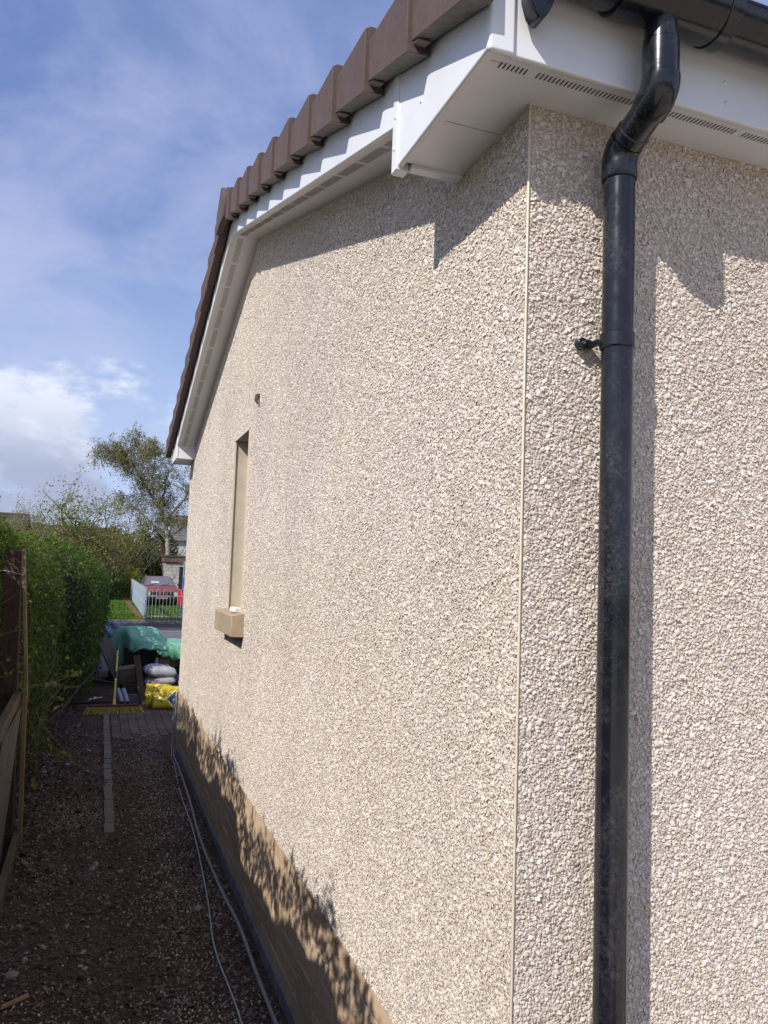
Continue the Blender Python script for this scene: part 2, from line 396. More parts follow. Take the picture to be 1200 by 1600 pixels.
slab('grass_verge', -40, .58, 26.75, 62, -.004, MAT_GRASSG)
m = Mat('leaf_litter'); g = m.noise(14, 6, .75); m.set(m.ramp(g, [(.3, (.10, .055, .03)), (.55, (.20, .115, .06)), (.75, (.26, .17, .10))]), .95, .1); m.bump(g, .8, .04)
slab('dirt_strip', .58, .86, 26.75, 62, -.001, m.m)

# gravel, rubble and fallen chips on the path
n = 46000
gx = rng.uniform(-1.75, -.02, n); gy = 1.2 + (rng.random(n) ** 1.25) * 7.0
keep = ~((gx > -.66) & (gx < .1) & (gy > 7.62)); gx, gy = gx[keep], gy[keep]; n = len(gx)
s0 = np.exp(rng.normal(-5.25, .52, n)); s0 = np.minimum(s0, .026); s0[rng.random(n) < .008] *= 2.0; s0 = np.minimum(s0, .036)
P = np.stack([gx, gy, gz(gx, gy) + s0 * .25], 1)
SC = np.stack([s0, s0 * rng.uniform(.6, 1, n), s0 * rng.uniform(.3, .65, n)], 1)
ROT = np.stack([rng.normal(0, .35, n), rng.normal(0, .35, n), rng.uniform(0, 6.28, n)], 1)
grains('gravel', P, ROT, SC, np.clip(rng.beta(1.5, 2.2, n), 0, 1), MAT_STONE)
n = 42000
gx = rng.uniform(-1.3, -.03, n); gy = 1.3 + rng.random(n) ** 1.2 * 6.6
dens = .5 + .5 * vnoise(np.stack([gx, gy, 0 * gx], 1), 3.2, 5)
dens = dens * .55 + .5 * np.exp(-((gx + .42 - .03 * gy) / .20) ** 2) + .75 * np.exp(-((gx + .9) / .2) ** 2 - ((gy - 4.9) / .45) ** 2)
keep = rng.random(n) < np.clip(dens, .04, 1) ** 2.4 * .9
gx, gy = gx[keep], gy[keep]; n = len(gx); s0 = rng.uniform(.0026, .0068, n)
grains('fallen_pebble_chips', np.stack([gx, gy, gz(gx, gy) + s0 + rng.uniform(0, .006, n)], 1),
       rng.uniform(0, 6.28, (n, 3)), np.stack([s0, s0 * .8, s0 * .5], 1), rng.beta(1.2, 2.0, n), MAT_FCHIP)

# ================================================================ HOUSE
LY, AP, SZ, SL = 6.62, 3.33, 2.925, .306        # gable length, apex y, soffit height, slope
def zs(y): return SZ + .012 + SL * (AP - abs(y - AP))
house = thing('house', 'bungalow with cream pebble-dashed gable, white soffits and brown verge tiles', 'house', (0, 0, 0))
# gable wall with the window opening
WY0, WY1, WZ0, WZ1 = 3.30, 3.84, 1.61, 2.742
PB = .65
mb = MB()
def quad(y0, y1, za, zb, zc, zd):  # z at y0 low, y1 low, y1 high, y0 high
    mb.add([(0, y0, za), (0, y1, zb), (0, y1, zc), (0, y0, zd)], [(0, 3, 2, 1)])
quad(0, WY0, PB, PB, zs(WY0), zs(0)); quad(WY1, LY, PB, PB, zs(LY), zs(WY1))
quad(WY0, WY1, PB, PB, WZ0, WZ0)
mb.add([(0, WY0, WZ1), (0, WY1, WZ1), (0, WY1, zs(WY1)), (0, AP, zs(AP)), (0, WY0, zs(WY0))], [(0, 4, 3, 2, 1)])
mb.box((0.002, 0.002, PB), (.02, LY, PB + .004))
mb.build('gable_wall', MAT_COAT, house)
mb = MB()
mb.add([(0, 0, PB), (8, 0, PB), (8, 0, SZ + .05), (0, 0, SZ + .05)], [(0, 1, 2, 3)])
mb.add([(8, 0, 0), (8, LY, 0), (8, LY, SZ), (8, AP, zs(AP)), (8, 0, SZ)], [(0, 1, 2, 3, 4)])
mb.add([(0, LY, 0), (8, LY, 0), (8, LY, SZ), (0, LY, SZ)], [(0, 3, 2, 1)])
mb.build('front_wall', MAT_COAT, house)
# window reveal, frame and glass
mb = MB(); d = .15
mb.add([(0, WY0, WZ0), (0, WY1, WZ0), (0, WY1, WZ1), (0, WY0, WZ1), (d, WY0, WZ0), (d, WY1, WZ0), (d, WY1, WZ1), (d, WY0, WZ1)],
       [(0, 1, 5, 4), (1, 2, 6, 5), (2, 3, 7, 6), (3, 0, 4, 7)])
mb.build('window_reveal', MAT_SMOOTH, house)
mb = MB()
for y0, y1 in ((WY0, WY0 + .007), (WY1 - .007, WY1)): mb.box((-.007, y0 - .004, WZ0), (.004, y1 + .004, WZ1))
mb.box((-.007, WY0 - .004, WZ1 - .006), (.004, WY1 + .004, WZ1 + .006)); mb.build('reveal_bead', MAT_BEAD, house)
mb = MB(); fx0, fx1, w = d - .06, d + .01, .06
for a_, b_ in (((fx0, WY0, WZ0), (fx1, WY0 + w, WZ1)), ((fx0, WY1 - w, WZ0), (fx1, WY1, WZ1)), ((fx0, WY0 + w, WZ0), (fx1, WY1 - w, WZ0 + w)), ((fx0, WY0 + w, WZ1 - w), (fx1, WY1 - w, WZ1))): mb.box(a_, b_)
win = mb.build('window', MAT_UPVC, house, bevel=.004)
MB().box((d - .03, WY0 + w, WZ0 + w), (d - .02, WY1 - w, WZ1 - w)).build('pane', MAT_GLASS, win)
MAT_SILL = simple('sill', (.34, .255, .175), (.43, .335, .235), 9, .85, .4, .003, .2)
mb = MB(); mb.prism([(-.078, 1.475), (0.1, 1.468), (0.1, 1.612), (-.02, 1.612), (-.078, 1.600)], 1, 3.19, 3.86)
mb.build('sill', MAT_SILL, house, bevel=.004)
# corner bead
mb = MB(); mb.box((-.0042, -.0042, PB), (.001, .001, SZ)); mb.build('corner_bead', MAT_BEAD, house, bevel=.002)


# pebble chips, thrown against the wet coat
def wall_chips(u0, u1, v0, v1, step, ok):
    nu, nv = int((u1 - u0) / step), int((v1 - v0) / step)
    U, Vv = np.meshgrid((np.arange(nu) + .5) * step + u0, (np.arange(nv) + .5) * step + v0)
    U = (U + rng.uniform(-.55, .55, U.shape) * step).ravel(); Vv = (Vv + rng.uniform(-.55, .55, Vv.shape) * step).ravel()
    k = ok(U, Vv); return U[k], Vv[k]
def okg(u, v):
    top = SZ + .005 + SL * (AP - np.abs(u - AP))
    inwin = (u > WY0 - .009) & (u < WY1 + .009) & (v > WZ0 - .14) & (v < WZ1 + .009)
    return (v < top) & ~inwin
step = .0061
u, v = wall_chips(.0055, LY, PB + .003, 4.0, step, okg)
u2, v2 = wall_chips(.0055, 1.9, .75, SZ, step, lambda a, b: a > 0)
n = len(u); n2 = len(u2)
P = np.concatenate([np.stack([-np.abs(rng.normal(.0002, .0011, n)), u, v], 1), np.stack([u2, -np.abs(rng.normal(.0002, .0011, n2)), v2], 1)])
nn = n + n2
s0 = np.clip(np.exp(rng.normal(math.log(.0035), .36, nn)), .0022, .0078)
SC = np.stack([s0, s0 * rng.uniform(.6, .95, nn), s0 * rng.uniform(.20, .42, nn)], 1)
# flat side roughly against the wall, tilted at random: start with z-normal, turn onto the wall
def euler_from(nrm):
    """random spin about local z, then local z -> nrm"""
    zx = unit(nrm); th = np.arccos(np.clip(zx[:, 2], -1, 1)); ph = np.arctan2(zx[:, 1], zx[:, 0])
    sp_ = rng.uniform(0, 6.28, len(nrm))
    # matrix = Rz(ph) Ry(th) Rz(spin)  -> XYZ euler
    c1, s1, c2, s2, c3, s3 = np.cos(ph), np.sin(ph), np.cos(th), np.sin(th), np.cos(sp_), np.sin(sp_)
    m00 = c1 * c2 * c3 - s1 * s3; m10 = s1 * c2 * c3 + c1 * s3; m20 = -s2 * c3
    m21 = s2 * s3; m22 = c2
    return np.stack([np.arctan2(m21, m22), np.arcsin(np.clip(-m20, -1, 1)), np.arctan2(m10, m00)], 1)
base_n = np.zeros((nn, 3)); base_n[:n, 0] = -1; base_n[n:, 1] = -1
nr = unit(base_n + rng.normal(0, .31, (nn, 3)))
COL = np.clip(rng.beta(2.2, 2.0, nn) + .05 * vnoise(P, 2.5, 3), 0, 1)
grains('pebble_chips', P, euler_from(nr), SC, COL, MAT_CHIP, house, warp=.16)

# plinth: bricks one by one
mb = MB(); mb.box((.0175, .0, 0), (.12, LY, PB)); mb.box((.0245, .015, 0), (8, .1, PB - .001)); mb.build('plinth', MAT_MORTAR, house)
bl, bh, pl_, ph_ = .213, .0690, .2225, .0785
def brick_mesh(w_, h_, seed):
    r = random.Random(seed); b = MB(); j = lambda: r.uniform(-.0012, .0012)
    b.box((0, 0, 0), (.03, w_, h_)); b.v = [(p[0] + (j() if p[0] == 0 else 0), p[1] + j(), p[2] + j()) for p in b.v]
    return b.mesh('brick', MAT_BRICK)
variants = [brick_mesh(bl, bh, i) for i in range(5)]; halves = [brick_mesh(.1, bh, 9)]
vents = [(3.045, 2), (1.485, 1)]                      # y start, first course
plinth = bpy.data.objects['plinth']
for c_ in range(7):
    z0 = .101 + c_ * ph_; yy = (0 if c_ % 2 == 0 else -.112)
    while yy < LY - .02:
        y0 = max(yy, 0.002); w_ = min(yy + bl, LY - .002) - y0
        vent = any(c_ in (vc, vc + 1) and yy + bl > vy + .01 and yy < vy + bl - .01 for vy, vc in vents)
        if w_ > .04:
            me = random.choice(variants)
            segs = [(y0, w_)]
            if vent:
                vy = [vy for vy, vc in vents if c_ in (vc, vc + 1) and yy + bl > vy + .01 and yy < vy + bl - .01][0]
                segs = [(y0, vy - .009 - y0), (vy + bl + .009, y0 + w_ - vy - bl - .009)]
            for a_, ww in segs:
                if ww < .03: continue
                ob = bpy.data.objects.new('brick', me); ob.location = (.011 + random.uniform(-.0012, .0012), a_, z0)
                ob.scale = (1, ww / bl, 1); link(ob, plinth)
        yy += pl_
MAT_VENT = simple('buff_clay', (.40, .29, .185), (.48, .35, .235), 15, .85, .3, .002, .2)
for vy, vc in vents:
    z0 = .101 + vc * ph_; h_ = 2 * ph_ - .009
    mb = MB(); mb.box((.007, vy, z0), (.019, vy + bl, z0 + .012)); mb.box((.007, vy, z0 + h_ - .012), (.019, vy + bl, z0 + h_))
    nc, nr_ = 9, 6
    for i in range(nc + 1):
        yy = vy + (bl - .012) * i / nc; mb.box((.007, yy, z0 + .012), (.019, yy + .012, z0 + h_ - .012))
    for i in range(1, nr_):
        zz_ = z0 + .006 + (h_ - .012) * i / nr_; mb.box((.0065, vy + .012, zz_ - .004), (.0185, vy + bl - .012, zz_ + .004))
    mb.build('air_brick', MAT_VENT, plinth)
mb = MB(); r_ = random.Random(3); pts = []
prof = [(-.010, -.1), (.03, -.1), (.03, .0985), (.006, .096)]
ys = [i * .11 for i in range(61)]
for i in range(60):
    o1, o2 = (r_.uniform(-.002, .002) for _ in range(2)) if i == 0 else (o2, r_.uniform(-.002, .002))
    mb.hexa([(p[0] + o1 * (p[0] < .02), ys[i], p[1]) for p in prof], [(p[0] + o2 * (p[0] < .02), ys[i + 1], p[1]) for p in prof])
mb.build('footing', MAT_FOOT, house)

# --- verge: soffit, bargeboard, box end
VX = -.175; BE = .372
mb = MB()
mb.prism([(BE, SZ + .012 + SL * BE), (AP, zs(AP)), (AP, zs(AP) + .012), (BE, SZ + .024 + SL * BE)], 0, VX + .016, .02)
mb.prism([(AP, zs(AP)), (LY - BE + .05, zs(LY - BE + .05)), (LY - BE + .05, zs(LY - BE + .05) + .012), (AP, zs(AP) + .012)], 0, VX + .016, .02)
mb.build('verge_soffit', MAT_UPVC, house)
mb = MB()
for y0, y1 in ((BE, AP), (AP, LY - .3)):
    L0 = y1 - y0; nS = int(L0 / .0118); M_ = 21
    for i in range(nS):
        if i % M_ >= M_ - 2: continue
        ya = y0 + .03 + i * .0118; yb = ya + .0052
        if yb > y1 - .02 or (y0 > 1 and ya < AP + .03): continue
        za, zb_ = zs(ya) - .0007, zs(yb) - .0007
        mb.add([(-.128, ya, za), (-.092, ya, za), (-.092, yb, zb_), (-.128, yb, zb_)], [(0, 1, 2, 3)])
mb.build('vent_slots', MAT_GROOVE, house)['kind'] = 'stuff'
def barge(y0, y1, za, zb):   # bargeboard with a rounded lower nose
    b = MB()
    pa, pb = zs(y0) + za, zs(y1) + za
    b.hexa([(VX, y0, pa), (VX + .016, y0, pa), (VX + .016, y0, zs(y0) + zb), (VX, y0, zs(y0) + zb)],
           [(VX, y1, pb), (VX + .016, y1, pb), (VX + .016, y1, zs(y1) + zb), (VX, y1, zs(y1) + zb)])
    return b
barge(BE, AP, -.012, .16).build('bargeboard', MAT_UPVC, house, bevel=.005, seg=3)
barge(AP + .001, LY + .1, -.012, .16).build('bargeboard', MAT_UPVC, house, bevel=.005, seg=3)
# box end at the near eaves: deeper board, level underside
mb = MB()
mb.prism([(-.138, SZ - .006), (BE, SZ - .006), (BE, zs(BE) + .16), (-.138, zs(-.138) + .14)], 0, VX - .002, VX + .014)
mb.build('box_end_board', MAT_UPVC, house, bevel=.006, seg=3)
mb = MB(); mb.prism([(BE - .014, SZ - .012), (BE + .022, SZ - .012), (BE + .022, zs(BE) + .15), (BE - .014, zs(BE) + .15)], 0, VX - .006, VX + .030)
js = mb.build('joint_strip', MAT_UPVC, house, bevel=.003)
mb = MB(); mb.box((VX + .030, BE - .034, SZ - .010), (.0, BE - .004, SZ + .006)); mb.box((VX + .031, BE - .004, SZ - .006), (.0, BE + .004, zs(BE) + .01))
mb.build('box_end_return', MAT_UPVC, house, bevel=.003)
# eaves soffit
mb = MB(); mb.box((VX + .014, -.124, SZ), (8.1, .004, SZ + .009)); mb.box((VX + .014, .004, SZ), (.004, BE - .035, SZ + .009)); mb.build('eaves_soffit', MAT_UPVC, house)
MB().box((VX + .03, .131, SZ - .0008), (.0, .1328, SZ + .002)).build('soffit_joint', MAT_GROOVE, house)
mb = MB(); i = 0; x = -.128
MB().box((-.15, -.1275 + .028, SZ - .0007), (-.118, -.1265 + .028, SZ + .001)).build('soffit_groove', MAT_GROOVE, house)
while x < 3:
    if (i + 19) % 28 < 26: mb.add([(x, -.103, SZ - .0007), (x + .0033, -.103, SZ - .0007), (x + .0033, -.084, SZ - .0007), (x, -.084, SZ - .0007)], [(0, 1, 2, 3)])
    x += .0098; i += 1
mb.build('vent_slots', MAT_SLOT, house)['kind'] = 'stuff'
# fascia
mb = MB(); mb.box((-.124, -.135, SZ - .006), (8.1, -.12, 3.14)); mb.build('fascia', MAT_UPVC, house, bevel=.005, seg=3)
mb = MB(); mb.box((VX - .001, -.142, SZ - .009), (-.118, -.128, 3.13)); mb.build('fascia_corner', MAT_UPVC, house, bevel=.006, seg=3)
def dome(loc, axis, r=.006):
    b = MB(); rings = []
    for k_ in range(3):
        a_ = k_ / 3 * math.pi / 2
        rings.append([(math.cos(t) * r * math.cos(a_), math.sin(t) * r * math.cos(a_), r * .6 * math.sin(a_)) for t in [i_ * math.pi / 5 for i_ in range(10)]])
    vs = [p for g_ in rings for p in g_] + [(0, 0, r * .6)]
    fs = [(k_ * 10 + i_, k_ * 10 + (i_ + 1) % 10, (k_ + 1) * 10 + (i_ + 1) % 10, (k_ + 1) * 10 + i_) for k_ in range(2) for i_ in range(10)] + [(20 + i_, 20 + (i_ + 1) % 10, 30) for i_ in range(10)]
    q = Vector(axis).to_track_quat('Z', 'Y').to_matrix(); vs = [q @ Vector(p) + Vector(loc) for p in vs]
    return b.add(vs, fs)
for (x, y, z_, ax) in ((.416, -.135, 3.002, (0, -1, 0)), (.42, -.135, 2.955, (0, -1, 0)), (VX - .002, .21, 3.01, (-1, 0, 0)), (VX - .002, .0, 3.04, (-1, 0, 0)),
                       (VX - .006, .374, 3.06, (-1, 0, 0)), (VX - .006, .376, 2.975, (-1, 0, 0)), (1.02, -.135, 3.0, (0, -1, 0)), (1.02, -.135, 2.955, (0, -1, 0))):
    dome((x, y, z_), ax, .0055).build('screw_cap', MAT_UPVC, house, smooth=True)
# far box end
mb = MB(); yF = LY - .34
mb.prism([(yF, SZ - .006), (LY + .14, SZ - .006), (LY + .14, zs(LY) + .10), (yF, zs(yF) + .10)], 0, VX - .002, VX + .014); mb.build('box_end_board', MAT_UPVC, house, bevel=.005)
mb = MB(); mb.prism([(yF, SZ - .004), (LY + .125, SZ - .004), (LY + .125, zs(LY) - .03), (yF, zs(yF) + .01)], 0, VX + .015, -.002); mb.build('box_end_infill', MAT_UPVC, house)
MB().box((VX, LY + .126, SZ - .006), (8, LY + .14, 3.12)).build('fascia', MAT_UPVC, house)

# --- roof: verge units, ridge and the tiled slopes
roof = bpy.data.objects.new('roof', None); link(roof, house)
TZ = 3.036; TS = .292; PIT = .3215; TOPH = .185
def tline(y): return TZ + TS * (AP - abs(y - AP))
def verge_tile(sign):
    """one verge unit, tail at y=0 running up the slope to y=PIT+.05; local z 0 = bottom line at the tail"""
    b = MB(); ln = PIT + .055; s_ = TS
    t0, t1 = 0.0, ln
    def sec(t, inn, up, dn):  # cross-section in x,z at distance t up the slope
        z0 = s_ * t
        return [(-.052 + inn, z0 + up), (.004, z0 + up + .004), (.004, z0 + TOPH - .030 - dn), (.12, z0 + TOPH - .030 - dn), (.12, z0 + TOPH - .008 - dn), (-.038 + inn, z0 + TOPH - dn), (-.054 + inn, z0 + TOPH - .010 - dn)]
    A = sec(t0, 0, 0, -.006); B = sec(t1, .015, .036, .034)
    b.hexa([(p[0], t0, p[1]) for p in A], [(p[0], t1, p[1]) for p in B])
    zt = s_ * (t1 - .08) + .034
    b.prism([(t1 - .092, zt - .016), (t1 - .05, zt - .004), (t1 - .05, zt + .02), (t1 - .092, zt + .02)], 0, -.036, -.006)
    if sign < 0: b.v = [(p[0], -p[1], p[2]) for p in b.v]
    b.m = [0] * len(b.m); return b
ta = verge_tile(1).build('verge_tile', [MAT_TILE, MAT_TILE_LIT], roof, bevel=.0018); tb = verge_tile(-1).build('verge_tile', [MAT_TILE, MAT_TILE_LIT], roof, bevel=.0018)
for o_ in (ta, tb):
    for p in o_.data.polygons:
        if p.normal.z < -.7 and o_ is ta: p.material_index = 1  # near undersides greyed: bounce light put into the colour, far ones stay brown
first = True
for i in range(11):
    y0 = -.170 + i * PIT
    for sgn, proto in ((1, ta), (-1, tb)):
        oo = proto if i == 0 else proto.copy()
        if i: link(oo, roof)
        oo.location = (-.188 + random.uniform(-.0015, .0015), y0 if sgn > 0 else 2 * AP - y0, TZ + TS * (y0))
        oo.rotation_euler = (random.uniform(-.004, .004), 0, random.uniform(-.006, .006))
mb = MB(); rz0 = tline(AP)
mb.prism([(AP - .16, rz0 + .06), (AP - .15, rz0 + .115), (AP, rz0 + .235), (AP + .15, rz0 + .115), (AP + .16, rz0 + .06), (AP + .14, rz0 - .02), (AP, rz0 - .01), (AP - .14, rz0 - .02)], 0, -.252, -.21)
mb.build('ridge_end_cap', MAT_TILE, roof, bevel=.006)
rp = [(AP - .16, rz0 + .10), (AP - .145, rz0 + .13), (AP, rz0 + .245), (AP + .145, rz0 + .13), (AP + .16, rz0 + .10), (AP, rz0 + .21)]
rt = MB().prism(rp, 0, 0, .44).mesh('ridge_tile', MAT_TILE)
for i in range(19):
    q = bpy.data.objects.new('ridge_tile', rt); q.location = (-.215 + i * .446, 0, 0); link(q, roof)
mb = MB()
for i in range(11):
    y0 = -.165 + i * PIT; za = TZ + TS * y0 + TOPH - .012; zb_ = TZ + TS * (y0 + PIT + .02) + TOPH - .042
    for x_ in np.arange(-.065, 8.1, .30):
        for s_ in (1, -1):
            yy = (lambda q: q) if s_ > 0 else (lambda q: 2 * AP - q)
            pr = [(x_, 0), (x_ + .05, .018), (x_ + .1, 0), (x_ + .2, -.006), (x_ + .298, 0)]
            lo = [(p, yy(y0), za + h) for p, h in pr]; hi = [(p, yy(y0 + PIT + .02), zb_ + h) for p, h in pr]
            lo2 = [(p, yy(y0), za + h - .018) for p, h in pr]
            mb.add(lo + hi + lo2, [(j, j + 1, 6 + j, 5 + j) for j in range(4)] + [(j, 10 + j, 11 + j, j + 1) for j in range(4)])
mb.build('tile_courses', MAT_TILE, roof)['kind'] = 'stuff'
mb = MB()
for s_ in (1, -1):
    yy = (lambda q: q) if s_ > 0 else (lambda q: 2 * AP - q)
    mb.add([(-.16, yy(-.12), tline(0) + .06), (8.05, yy(-.12), tline(0) + .06), (8.05, AP, rz0 + .13), (-.16, AP, rz0 + .13)], [(0, 1, 2, 3)])
mb.build('roof_felt', MAT_SLOT, roof)

# ================================================================ GUTTER AND DOWNPIPE
gut = thing('gutter', 'black half-round plastic gutter along the white front fascia', 'gutter', (0, 0, 0))
GY, GZ, GR = -.200, 3.092, .058
def half_round(r, t, x0, x1, n=14, lip=True):
    b = MB(); po = [(GY + r * math.cos(a_), GZ + r * math.sin(a_)) for a_ in [math.pi + math.pi * i / n for i in range(n + 1)]]
    pi_ = [(GY + (r - t) * math.cos(a_), GZ + (r - t) * math.sin(a_)) for a_ in [math.pi + math.pi * i / n for i in range(n + 1)]]
    pf = po + pi_[::-1]; m_ = len(pf)
    vs = [(x0, *p) for p in pf] + [(x1, *p) for p in pf]
    fs = [(i, (i + 1) % m_, m_ + (i + 1) % m_, m_ + i) for i in range(m_)]
    fs += [(i, i + 1, m_ - 2 - i, m_ - 1 - i) for i in range(n)] + [(m_ + i, m_ + m_ - 1 - i, m_ + m_ - 2 - i, m_ + i + 1) for i in range(n)]
    return b.add(vs, fs)
half_round(GR, .003, -.095, 7.9).tube([(-.095, GY - GR + .002, GZ), (7.9, GY - GR + .002, GZ)], .0045, 8).build('gutter_channel', MAT_BLACK, gut, smooth=True)
half_round(GR + .006, .006, .085, .335).build('running_outlet', MAT_BLACK, gut, smooth=True)
for x0, x1, rr in ((.075, .088, .0085), (.318, .350, .0095), (-.100, -.085, .006)): half_round(GR + rr, rr, x0, x1).build('gutter_union' if x0 > 0 else 'stop_end_rim', MAT_BLACK, gut, smooth=True, bevel=.0015)
mb = MB(); pf = [(GY + (GR + .001) * math.cos(a_), GZ + (GR + .001) * math.sin(a_)) for a_ in [math.pi + math.pi * i / 14 for i in range(15)]]; mb.prism(pf, 0, -.101, -.096); mb.build('stop_end', MAT_BLACK, gut)
def bracket(x):
    b = half_round(GR + .005, .004, x - .015, x + .015)
    b.prism([(-.136, GZ + .01), (-.142, GZ + .01), (-.150, GZ - .055), (-.136, GZ - .075)], 0, x - .02, x + .02)
    b.box((x - .02, -.150, GZ - .045), (x + .02, -.1355, GZ + .02)); return b
for x in (1.0, 2.0, 3.0, 4.0): bracket(x).build('gutter_bracket', MAT_BLACK, gut, smooth=True)
# bracket arm near the corner with a drooping tip
mb = MB(); tipx, tipy, tz = -.088, -.172, 2.972
prof = [(-.030, .11), (.030, .11), (.028, .045), (.018, .018), (.006, .002), (-.006, .002), (-.016, .014), (-.026, .045)]
mb.hexa([(tipx + p[0], tipy - .016 - p[1] * .12, tz + p[1]) for p in prof], [(tipx + p[0], tipy + .022, tz + p[1]) for p in prof])
mb.build('gutter_bracket', MAT_BLACK, gut, bevel=.004, seg=3)

dp = thing('downpipe', 'round black plastic downpipe with double bend, clipped to front wall', 'downpipe', (.191, -.062, 0))
PX, PY, PR = .191, -.062, .034
def dpart(name, pts, r, n=36, bevel=0):
    b = MB(); b.tube([(p[0] - PX, p[1] - PY, p[2]) for p in pts], r, n); return b.build(name, MAT_BLACK, dp, smooth=True, bevel=bevel)
def bend(p0, d0, d1, rad, steps=10):
    """points of an arc starting at p0 heading d0, ending heading d1"""
    d0 = Vector(d0).normalized(); d1 = Vector(d1).normalized(); th = d0.angle(d1); ax = d0.cross(d1).normalized()
    c_ = Vector(p0) + ax.cross(d0).normalized() * rad; v0 = Vector(p0) - c_
    return [c_ + Matrix.Rotation(th * i / steps, 3, ax) @ v0 for i in range(steps + 1)]
D0 = (0, 0, -1); D1 = Vector((0, math.sin(R(66)), -math.cos(R(66)))).normalized()
yG = GY + .005
dpart('outlet_spigot', [(PX, yG, 3.06), (PX, yG, 2.985)], .0335)
dpart('outlet_spigot_rim', [(PX, yG, 2.9985), (PX, yG, 2.990)], .0360)
dpart('bend_socket', [(PX, yG, 2.990), (PX, yG, 2.988), (PX, yG, 2.918), (PX, yG, 2.916)], [.0345, .0372, .0372, .0350])
a1 = bend((PX, yG, 2.914), D0, D1, .046, 12)
ub = [Vector((PX, yG, 2.9165)), Vector((PX, yG, 2.9155))] + a1 + [a1[-1] + D1 * .010, a1[-1] + D1 * .011]
dpart('upper_bend', ub, [.0375] + [.0395] * (len(ub) - 2) + [.0360])
e1 = a1[-1]
a2r = .046
# lower bend ends on the pipe axis
dy2 = a2r * (1 - math.cos(R(66)))
start_y = PY - dy2
t_ = (start_y - e1.y) / D1.y
p2 = e1 + D1 * t_
a2 = bend(p2, D1, D0, a2r, 12)
dpart('offset_pipe', [e1 - D1 * .004, e1 + D1 * (t_ + .004)], .0345)
dpart('offset_collar', [e1 + D1 * (t_ - .026), e1 + D1 * (t_ - .024), p2 - D1 * .004, p2 - D1 * .002], [.0350, .0375, .0375, .0355])
dpart('lower_bend', a2, .0385)
zb = a2[-1].z
dpart('pipe_socket', [(PX, PY, zb + .002), (PX, PY, zb - .033), (PX, PY, zb - .036)], [.0384, .0384, .0365])
ln = MB(); pz = [zb - .02, 2.2, 1.6, 1.0, .5, .05]
ln.tube([(0.0 + .0008 * math.sin(q * 3), 0, q) for q in pz], PR, 48); ln.build('pipe', MAT_BLACK, dp, smooth=True)
cl = MB(); zc = 2.398
cl.tube([(0, 0, zc - .017), (0, 0, zc - .015), (0, 0, zc + .015), (0, 0, zc + .017)], [PR + .002, PR + .0042, PR + .0042, PR + .002], 40)
clip = cl.build('pipe_clip', MAT_BLACK, dp, smooth=True)
b = MB(); b.box((-.0385, .012, zc - .007), (-.030, .0535, zc + .007)); b.box((-.062, .040, zc - .010), (-.036, .0545, zc + .010)); b.tube([(-.060, .0385, zc), (-.060, .056, zc)], .0125, 18)
b.box((.030, .012, zc - .009), (.036, .060, zc + .009))
b.build('clip_lug', MAT_BLACK, clip, smooth=True, bevel=.002)
MB().tube([(-.060, .0345, zc), (-.060, .040, zc)], .0045, 12).build('screw_head', simple('dull_steel', (.15, .15, .15), (.25, .25, .24), 30, .4, .1, metal=.8), clip)
mb = MB(); mb.tube([(-.0005, 0, 1.604), (-.0005, 0, 1.598)], PR + .0004, 40)

# little things on the wall
t = MB(); t.tube([(.004, 3.05, 2.895), (-.016, 3.045, 2.890), (-.022, 3.035, 2.86), (-.014, 3.03, 2.84)], [.012, .014, .011, .006], 8)
tag(t.build('cable_stub', simple('rust_dark', (.05, .03, .02), (.11, .06, .04), 40, .8, .3), smooth=True), 'small brown cable stub poking out of the gable above the window', 'cable')
mb = MB(); mb.box((0, 0, 0), (.055, .09, .035))
o = mb.build('plastic_packet', MAT_WHITE, None, bevel=.008, seg=2); o.location = (-.045, 3.30, 1.611); o.rotation_euler = (0, .1, .2)
tag(o, 'crumpled white packet left on the beige window sill', 'packet')

# cables on the ground beside the wall
def spline(pts, n=12):
    pts = [Vector(p) for p in pts]; P_ = [pts[0]] + pts + [pts[-1]]; out_ = []
    for i in range(1, len(P_) - 2):
        for k_ in range(n):
            t_ = k_ / n; a_, b_, c_, d_ = P_[i - 1], P_[i], P_[i + 1], P_[i + 2]
            out_.append(.5 * ((2 * b_) + (c_ - a_) * t_ + (2 * a_ - 5 * b_ + 4 * c_ - d_) * t_ * t_ + (3 * b_ - a_ * 1.0 - 3 * c_ + d_) * t_ ** 3))
    return out_ + [pts[-1]]
c1 = [(-.10, -.3), (-.06, .9), (-.055, 1.80), (-.055, 2.15), (-.050, 2.65), (-.065, 3.15), (-.085, 3.95), (-.05, 5.0), (-.028, 6.0), (-.022, 6.5)]
c1 = [(x, y, float(gz(x, y)) + .02) for x, y in c1] + [(-.02, 6.62, .16), (-.012, 6.66, .5), (.02, 6.72, .62), (.3, 6.75, .55)]
tag(MB().tube(spline(c1), .0095, 8).build('thick_cable', MAT_CABLE, smooth=True), 'thick grey cable running along the foot of the wall', 'cable', 'cables along the wall')
c2 = [(-.25, -.3), (-.20, .9), (-.185, 1.86), (-.200, 2.45), (-.150, 3.1), (-.11, 4.1), (-.10, 5.1), (-.05, 6.2), (-.045, 6.5)]
c2 = [(x, y, float(gz(x, y)) + .012) for x, y in c2] + [(-.035, 6.64, .12), (-.03, 6.68, .45), (.02, 6.76, .5), (.3, 6.8, .45)]
tag(MB().tube(spline(c2), .0045, 8).build('thin_cable', MAT_CABLE2, smooth=True), 'thin pale cable lying on the gravel outside the thick one', 'cable', 'cables along the wall')

